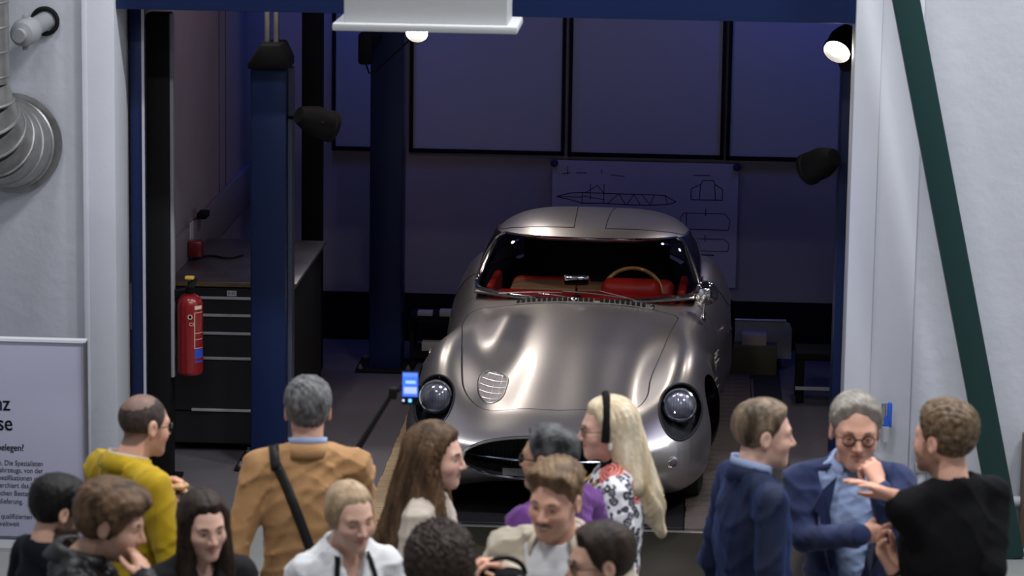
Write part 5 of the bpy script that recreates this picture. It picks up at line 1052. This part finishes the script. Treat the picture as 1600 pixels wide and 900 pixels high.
# 7 long wavy brown hair
p = Person('woman with long wavy brown hair and beige top looking to the right', 684, 664, 1.70, 78, 'fair', male=0, head=(-2, 4, 0), brow=(.05, .03, .02))
p.hair(H_AUB, .016, .022, lump=.0006, vols=[((0, .055, .02), (-.015, .15, -.38), .085, .075), ((-.064, .02, .02), (-.085, .075, -.36), .045, .060), ((-.060, .0, -.05), (-.085, -.055, -.30), .032, .040), ((.06, .02, .0), (.085, -.02, -.30), .04, .05)], groove=.0042, bbox=.15, h=.0065, line=[.090, .078, .055, .025, -.02, -.05, -.08, -.09, -.1]); p.top(cloth('beige_top', (.55, .48, .40)), 'blouse', .014, bust=.8, amp=0.0092); p.trousers(T_BEIGE); p.strap([(-.11, 1.46), (-.10, 1.30), (-.07, 1.10), (-.03, .92)], mat('black_strap', (.015, .015, .017), .5), .03, True)
b = MB(); b.lathe([(.0001, .004), (.004, .002), (.004, -.003), (.0001, -.004)], (-.083, -.005, -.040), (1, 0, 0), 10); p.mb('earring', b, mat('gold', (.7, .45, .12), .25, 1.0))
# 8 curly
p = Person('person with big dark curly hair seen from behind at the bottom', 687, 828, 1.70, 182, 'tan', male=0); p.hair(hair_mat('curly', (.012, .009, .008), (.055, .035, .026), scale=60, st=(1, 1, 1)), .03, .04, lump=.016, freq=150, vols=[((0, .035, .015), (.122, .128, .128))], bbox=.06, h=.0055, line=[.05, .04, .02, -.0, -.03, -.05, -.08, -.09, -.1]); p.top(cloth('dark_knit', (.03, .025, .035)), 'sweater', .016); p.trousers(T_DARK)
# 9 purple blazer
p = Person('man in purple blazer with slicked dark hair and black glasses seen from behind', 858, 665, 1.76, -128, 'tan', head=(10, 2, 0)); p.hair(H_SALT, .010, .016, front=.010, crown=.006, lump=.002, groove=.0012, line=[.110, .098, .070, .030, -.005, -.020, -.055, -.085, -.095]); p.top(cloth('purple_blazer', (.14, .042, .22)), amp=0.0138, seed=11, off=.024, zlow=.72); p.collar(cloth('purple_blazer', (.14, .042, .22)), .078, .022, .050, 60, flare=.012); p.collar(SHIRT_B, .067, .040, .020, 40, flare=.005); p.trousers(T_DARK); p.glasses(mat('frame_black', (.01, .01, .012), .3), thick=.0032, round_=False)
# 10 smiling man
p = Person('smiling man with moustache in a cream overshirt and white tee', 868, 723, 1.80, -20, 'pink', smile=1.0, head=(-6, 10, 4), eye=.0024, beard=.30, beard_col=(.22, .13, .08), brow=(.10, .06, .04), arms={-1: ((-.30, .02, 1.12), (795, 905, -.20))}, hands=[dict(side=-1, wrist=(795, 905, -.22), to=(772, 880, -.26), nw=(.2, .2, -1), curl=(35, 40, 25), thumb=.5)])
p.hair(H_WARM, .006, .030, front=.022, lump=.0045, freq=120, seed=6, line=[.102, .086, .052, .020, -.008, -.022, -.055, -.085, -.095]); b = MB(); b.tube([(-.026, -.087, -.052), (-.013, -.0965, -.0470), (0, -.1000, -.0455), (.013, -.0965, -.0470), (.026, -.087, -.052)], [.002, .0048, .0048, .0048, .002], 8); p.mb('moustache', b, mat('moustache_brown', (.13, .075, .045), .8))
b = MB(); b.tube([(-.019, -.0905, -.0590), (-.008, -.0965, -.0620), (.008, -.0965, -.0620), (.019, -.0905, -.0590)], [.0022, .0036, .0036, .0022], 8, flat=.8); p.mb('teeth', b, mat('teeth', (.75, .72, .66), .3))
p.top(WHITE, 'tee_shirt', .004, sleeves=(), amp=0.0046, neck=.066, zlow=.85); p.top(cloth('cream_overshirt', (.62, .55, .43)), 'overshirt', .026, amp=0.0161, seed=7, vneck=(.115, 1.02), neck=.078, sleeve=(.070, .058, .048)); p.collar(cloth('cream_overshirt', (.62, .55, .43)), .084, .022, .055, 42, flare=.034, point=.03); p.trousers(T_BLUE)
c = at(786, 899, D=p.D-.27); e = empty('shoulder_bag', c, .3, 'black soft bag held at the bottom centre', 'bag')
V, F = surf(lambda P: smax(ell(P, (0, 0, -.02), (.080, .050, .062)), P[:, 2]-.03, .03)-folds(P, 3, .004), [np.arange(-.12, .12, .007), np.arange(-.09, .09, .007), np.arange(-.12, .08, .007)]); mesh_obj('bag_body', V, F, cloth('bag_black', (.008, .008, .010)), e)
MB().tube([(.075*math.cos(t), 0, .06*math.sin(t)) for t in np.linspace(math.pi, 0, 14)], .008, 8).build('bag_handle', M_BLACK, e, True); MB().lathe([(.009, 0), (.009, .006), (.0001, .007)], (.045, -.04, .0), (.3, -1, .2), 14).build('stud', M_STEEL, e, True)
# 11 dark-haired man with glasses at the bottom
p = Person('dark-haired man with glasses at the bottom edge facing left', 938, 821, 1.75, -78, 'light', beard=.3, brow=(.03, .02, .015), head=(0, 6, 0)); p.hair(H_DARK, .013, .022, front=.008, lump=.002, freq=110); p.top(cloth('maroon', (.06, .02, .03)), 'sweater', .016, neck=.066); p.trousers(T_DARK); p.glasses(mat('frame_brown', (.03, .018, .012), .3), thick=.0022, round_=False)
# 12 rose print dress
p = Person('woman with long pale blonde hair and headband in a rose print dress', 948, 622, 1.72, -88, 'fair', male=0, smile=.5, head=(4, 4, 0), brow=(.25, .18, .11), lip=(.52, .16, .15), eye=.0034)
p.hair(H_PALE, .012, .018, lump=.001, vols=[((0, .055, .02), (-.01, .15, -.32), .082, .070), ((0, .14, -.28), (0, .20, -.44), .062, .022), ((.055, .02, .03), (.065, .085, -.22), .035, .05), ((-.055, .02, .03), (-.065, .085, -.22), .035, .05)], groove=.0030, bbox=.15, h=.0065, line=[.092, .080, .060, .032, .008, .005, -.02, -.05, -.08])
b = MB(); b.tube([(.094*math.cos(a), -.012+.018*math.sin(a), -.010+.148*math.sin(a)) for a in np.linspace(-.15, math.pi+.15, 24)], .0165, 8, flat=1.0); p.mb('headband', b, cloth('black_velvet_band', (.008, .008, .009)))
FL = floral(); p.top(FL, 'dress', .016, amp=0.0092, seed=9, bust=.9, sleeve=(.064, .054, .046), neck=.070); BT = cloth('black_knit', (.010, .011, .018)); n = 30
v = [(math.sin(t)*r*.96, .030+math.cos(t)*r*1.04, z_) for t in np.linspace(0, 2*math.pi, n, endpoint=False) for r, z_ in ((.082, 1.47), (.066, 1.50), (.060, 1.525), (.058, 1.55), (.060, 1.566), (.052, 1.568))]; p.part('turtleneck', v, [(i*6+j, ((i+1) % n)*6+j, ((i+1) % n)*6+j+1, i*6+j+1) for i in range(n) for j in range(5)], BT)
b = MB(); b.tube([(math.sin(t)*.105, .01-math.cos(t)*.115, 1.515-.085*(1+math.cos(t))/2) for t in np.linspace(-2.2, 2.2, 26)], .006, 6); p.mb('necklace', b, mat('gold', (.7, .45, .12), .25, 1.0), head=False)
for k in (-1, 1): b = MB(); b.lathe([(.0001, .014), (.008, .010), (.011, -.002), (.008, -.014), (.0001, -.018)], (k*.088, .004, -.052), (0, 0, 1), 12); p.mb('earring', b, mat('pearl', (.80, .78, .76), .25))
p.glasses(mat('frame_brown', (.03, .018, .012), .3), thick=.0016); p.trousers(FL, 1.0)
# 13 velvet blazer
p = Person('man in dark blue velvet blazer turned to the right beside the car', 1196, 626, 1.82, 112, 'fair', build=1.04, brow=(.16, .10, .06), head=(-8, 4, 0)); p.hair(H_SAND, .011, .018, crown=.008, front=.006, lump=.0025, seed=3); VEL = mat('blue_velvet', (.003, .009, .040), .75, sheen=.2, noise=.3, nscale=6); VEL.node_tree.nodes['Principled BSDF'].inputs['Sheen Tint'].default_value = (.05, .20, .75, 1)
p.top(VEL, amp=0.0138, seed=13, off=.026, zlow=.72, hem=.01); p.collar(VEL, .078, .022, .050, 60, flare=.012); p.collar(SHIRT_B, .068, .048, .026, 34, flare=.008); p.trousers(T_DARK)
# 14 older man with hand on chin
p = Person('older man with round glasses and navy blazer holding his chin', 1338, 624, 1.77, 4, 'pink', k=1.10, build=1.03, head=(4, 6, 2), brow=(.22, .19, .16), eye=.0024, arms={1: ((1396, 862, -.12), (1375, 768, -.24)), -1: ((1258, 842, .02), (1342, 836, -.22))},
    hands=[dict(side=1, wrist=(1373, 760, -.25), to=(1356, 712, -.20), nw=(-.5, .8, .1), curls=[(35, 40, 25), (60, 70, 40), (70, 75, 40), (72, 75, 40)], thumb=.1), dict(side=-1, wrist=(1344, 836, -.22), to=(1385, 832, -.20), nw=(0, .9, .2), curl=(15, 25, 15), thumb=.2)])
p.hair(H_SILV, .013, .022, front=.004, lump=.003, groove=.0014, part=.03, seed=5, line=[.122, .108, .072, .028, -.010, -.022, -.055, -.085, -.095]); NAVY = cloth('navy_blazer', (.022, .034, .105)); p.top(SHIRT_B, 'shirt', .004, amp=0.0092, seed=4, neck=.064, zlow=.70, sleeves=()); p.top(NAVY, 'blazer', .028, amp=0.0138, seed=15, vneck=(.13, .90), neck=.084, zlow=.70, cut=lambda P, f: smax(f, -np.maximum.reduce([np.abs(P[:, 0])-.05, P[:, 1]+.05, P[:, 2]-.95]), .01)); p.collar(SHIRT_B, .070, .034, .046, 24, flare=.024, point=.025); p.collar(NAVY, .088, .020, .046, 62, flare=.028, name='blazer_collar')
for k in (-1, 1):
    L0 = [(.060, 1.49), (.112, 1.44), (.150, 1.37), (.125, 1.345), (.128, 1.32), (.075, 1.12), (.030, .985), (.020, .985), (.060, 1.20), (.085, 1.36), (.066, 1.46)]
    v = [p.on(k*x, z, False, .010) for x, z in L0]; yy = [-.115+.0*z for x, z in L0]
    v = [np.array([q[0], min(q[1], -.09 - .05*np.clip((1.47-q[2])/.25, 0, 1)), q[2]]) for q in v]; o = p.part('lapel', v, [tuple(range(len(v)))], NAVY, None, False); md = o.modifiers.new('thickness', 'SOLIDIFY'); md.thickness = .006; md.offset = 0
for wp, ep in ((p.arms[1][1], p.arms[1][0]), (p.arms[-1][1], p.arms[-1][0])):
    d_ = Vector(np.array(wp)-np.array(ep)).normalized(); b = MB(); b.lathe([(.040, -.02), (.041, .012), (.034, .014)], np.array(wp)+np.array(d_)*.008, d_, 22); p.mb('shirt_cuff', b, SHIRT_B, head=False)
p.glasses(mat('frame_brown', (.03, .018, .012), .3), thick=.0022); p.trousers(T_BLUE)
# 15 black sweater
p = Person('man in black sweater with pushed-up sleeves gesturing at the right', 1476, 631, 1.90, -138, 'pink', build=1.03, beard=.7, beard_col=(.12, .075, .05), head=(12, 0, 0), arms={1: ((1446, 842, -.02), (1402, 778, -.06)), -1: ((1548, 890, .05), (1404, 892, .06))},
    hands=[dict(side=1, wrist=(1400, 777, -.06), to=(1330, 746, -.10), nw=(-.1, -.2, -1), curl=(6, 10, 8), thumb=.2, arm=.15, spread=.04), dict(side=-1, wrist=(1396, 888, .06), to=(1372, 848, .04), nw=(.6, -.4, .6), curl=(28, 36, 22), thumb=.0, arm=.17)])
p.hair(hair_mat('light_brown_curl', (.06, .038, .022), (.22, .15, .09), scale=60, st=(1, 1, .7)), .012, .026, lump=.0050, freq=130, seed=8, h=.0055); p.top(cloth('black_sweater', (.005, .005, .006)), 'sweater', .020, amp=0.0069, seed=17, neck=.068, bare=(1, -1), zlow=.74, neckz=1.49); p.trousers(T_DARK)
w = np.array(p.pl(1396, 888, .06)); q = np.array(p.pl(1372, 848, .04)); d_ = Vector(q-w).normalized(); b = MB(); b.lathe([(.0275, -.009), (.030, -.006), (.030, .006), (.0275, .009)], w-np.array(d_)*.015, d_, 20); p.mb('wristwatch', b, mat('watch_dark', (.03, .03, .032), .3, .5), head=False)
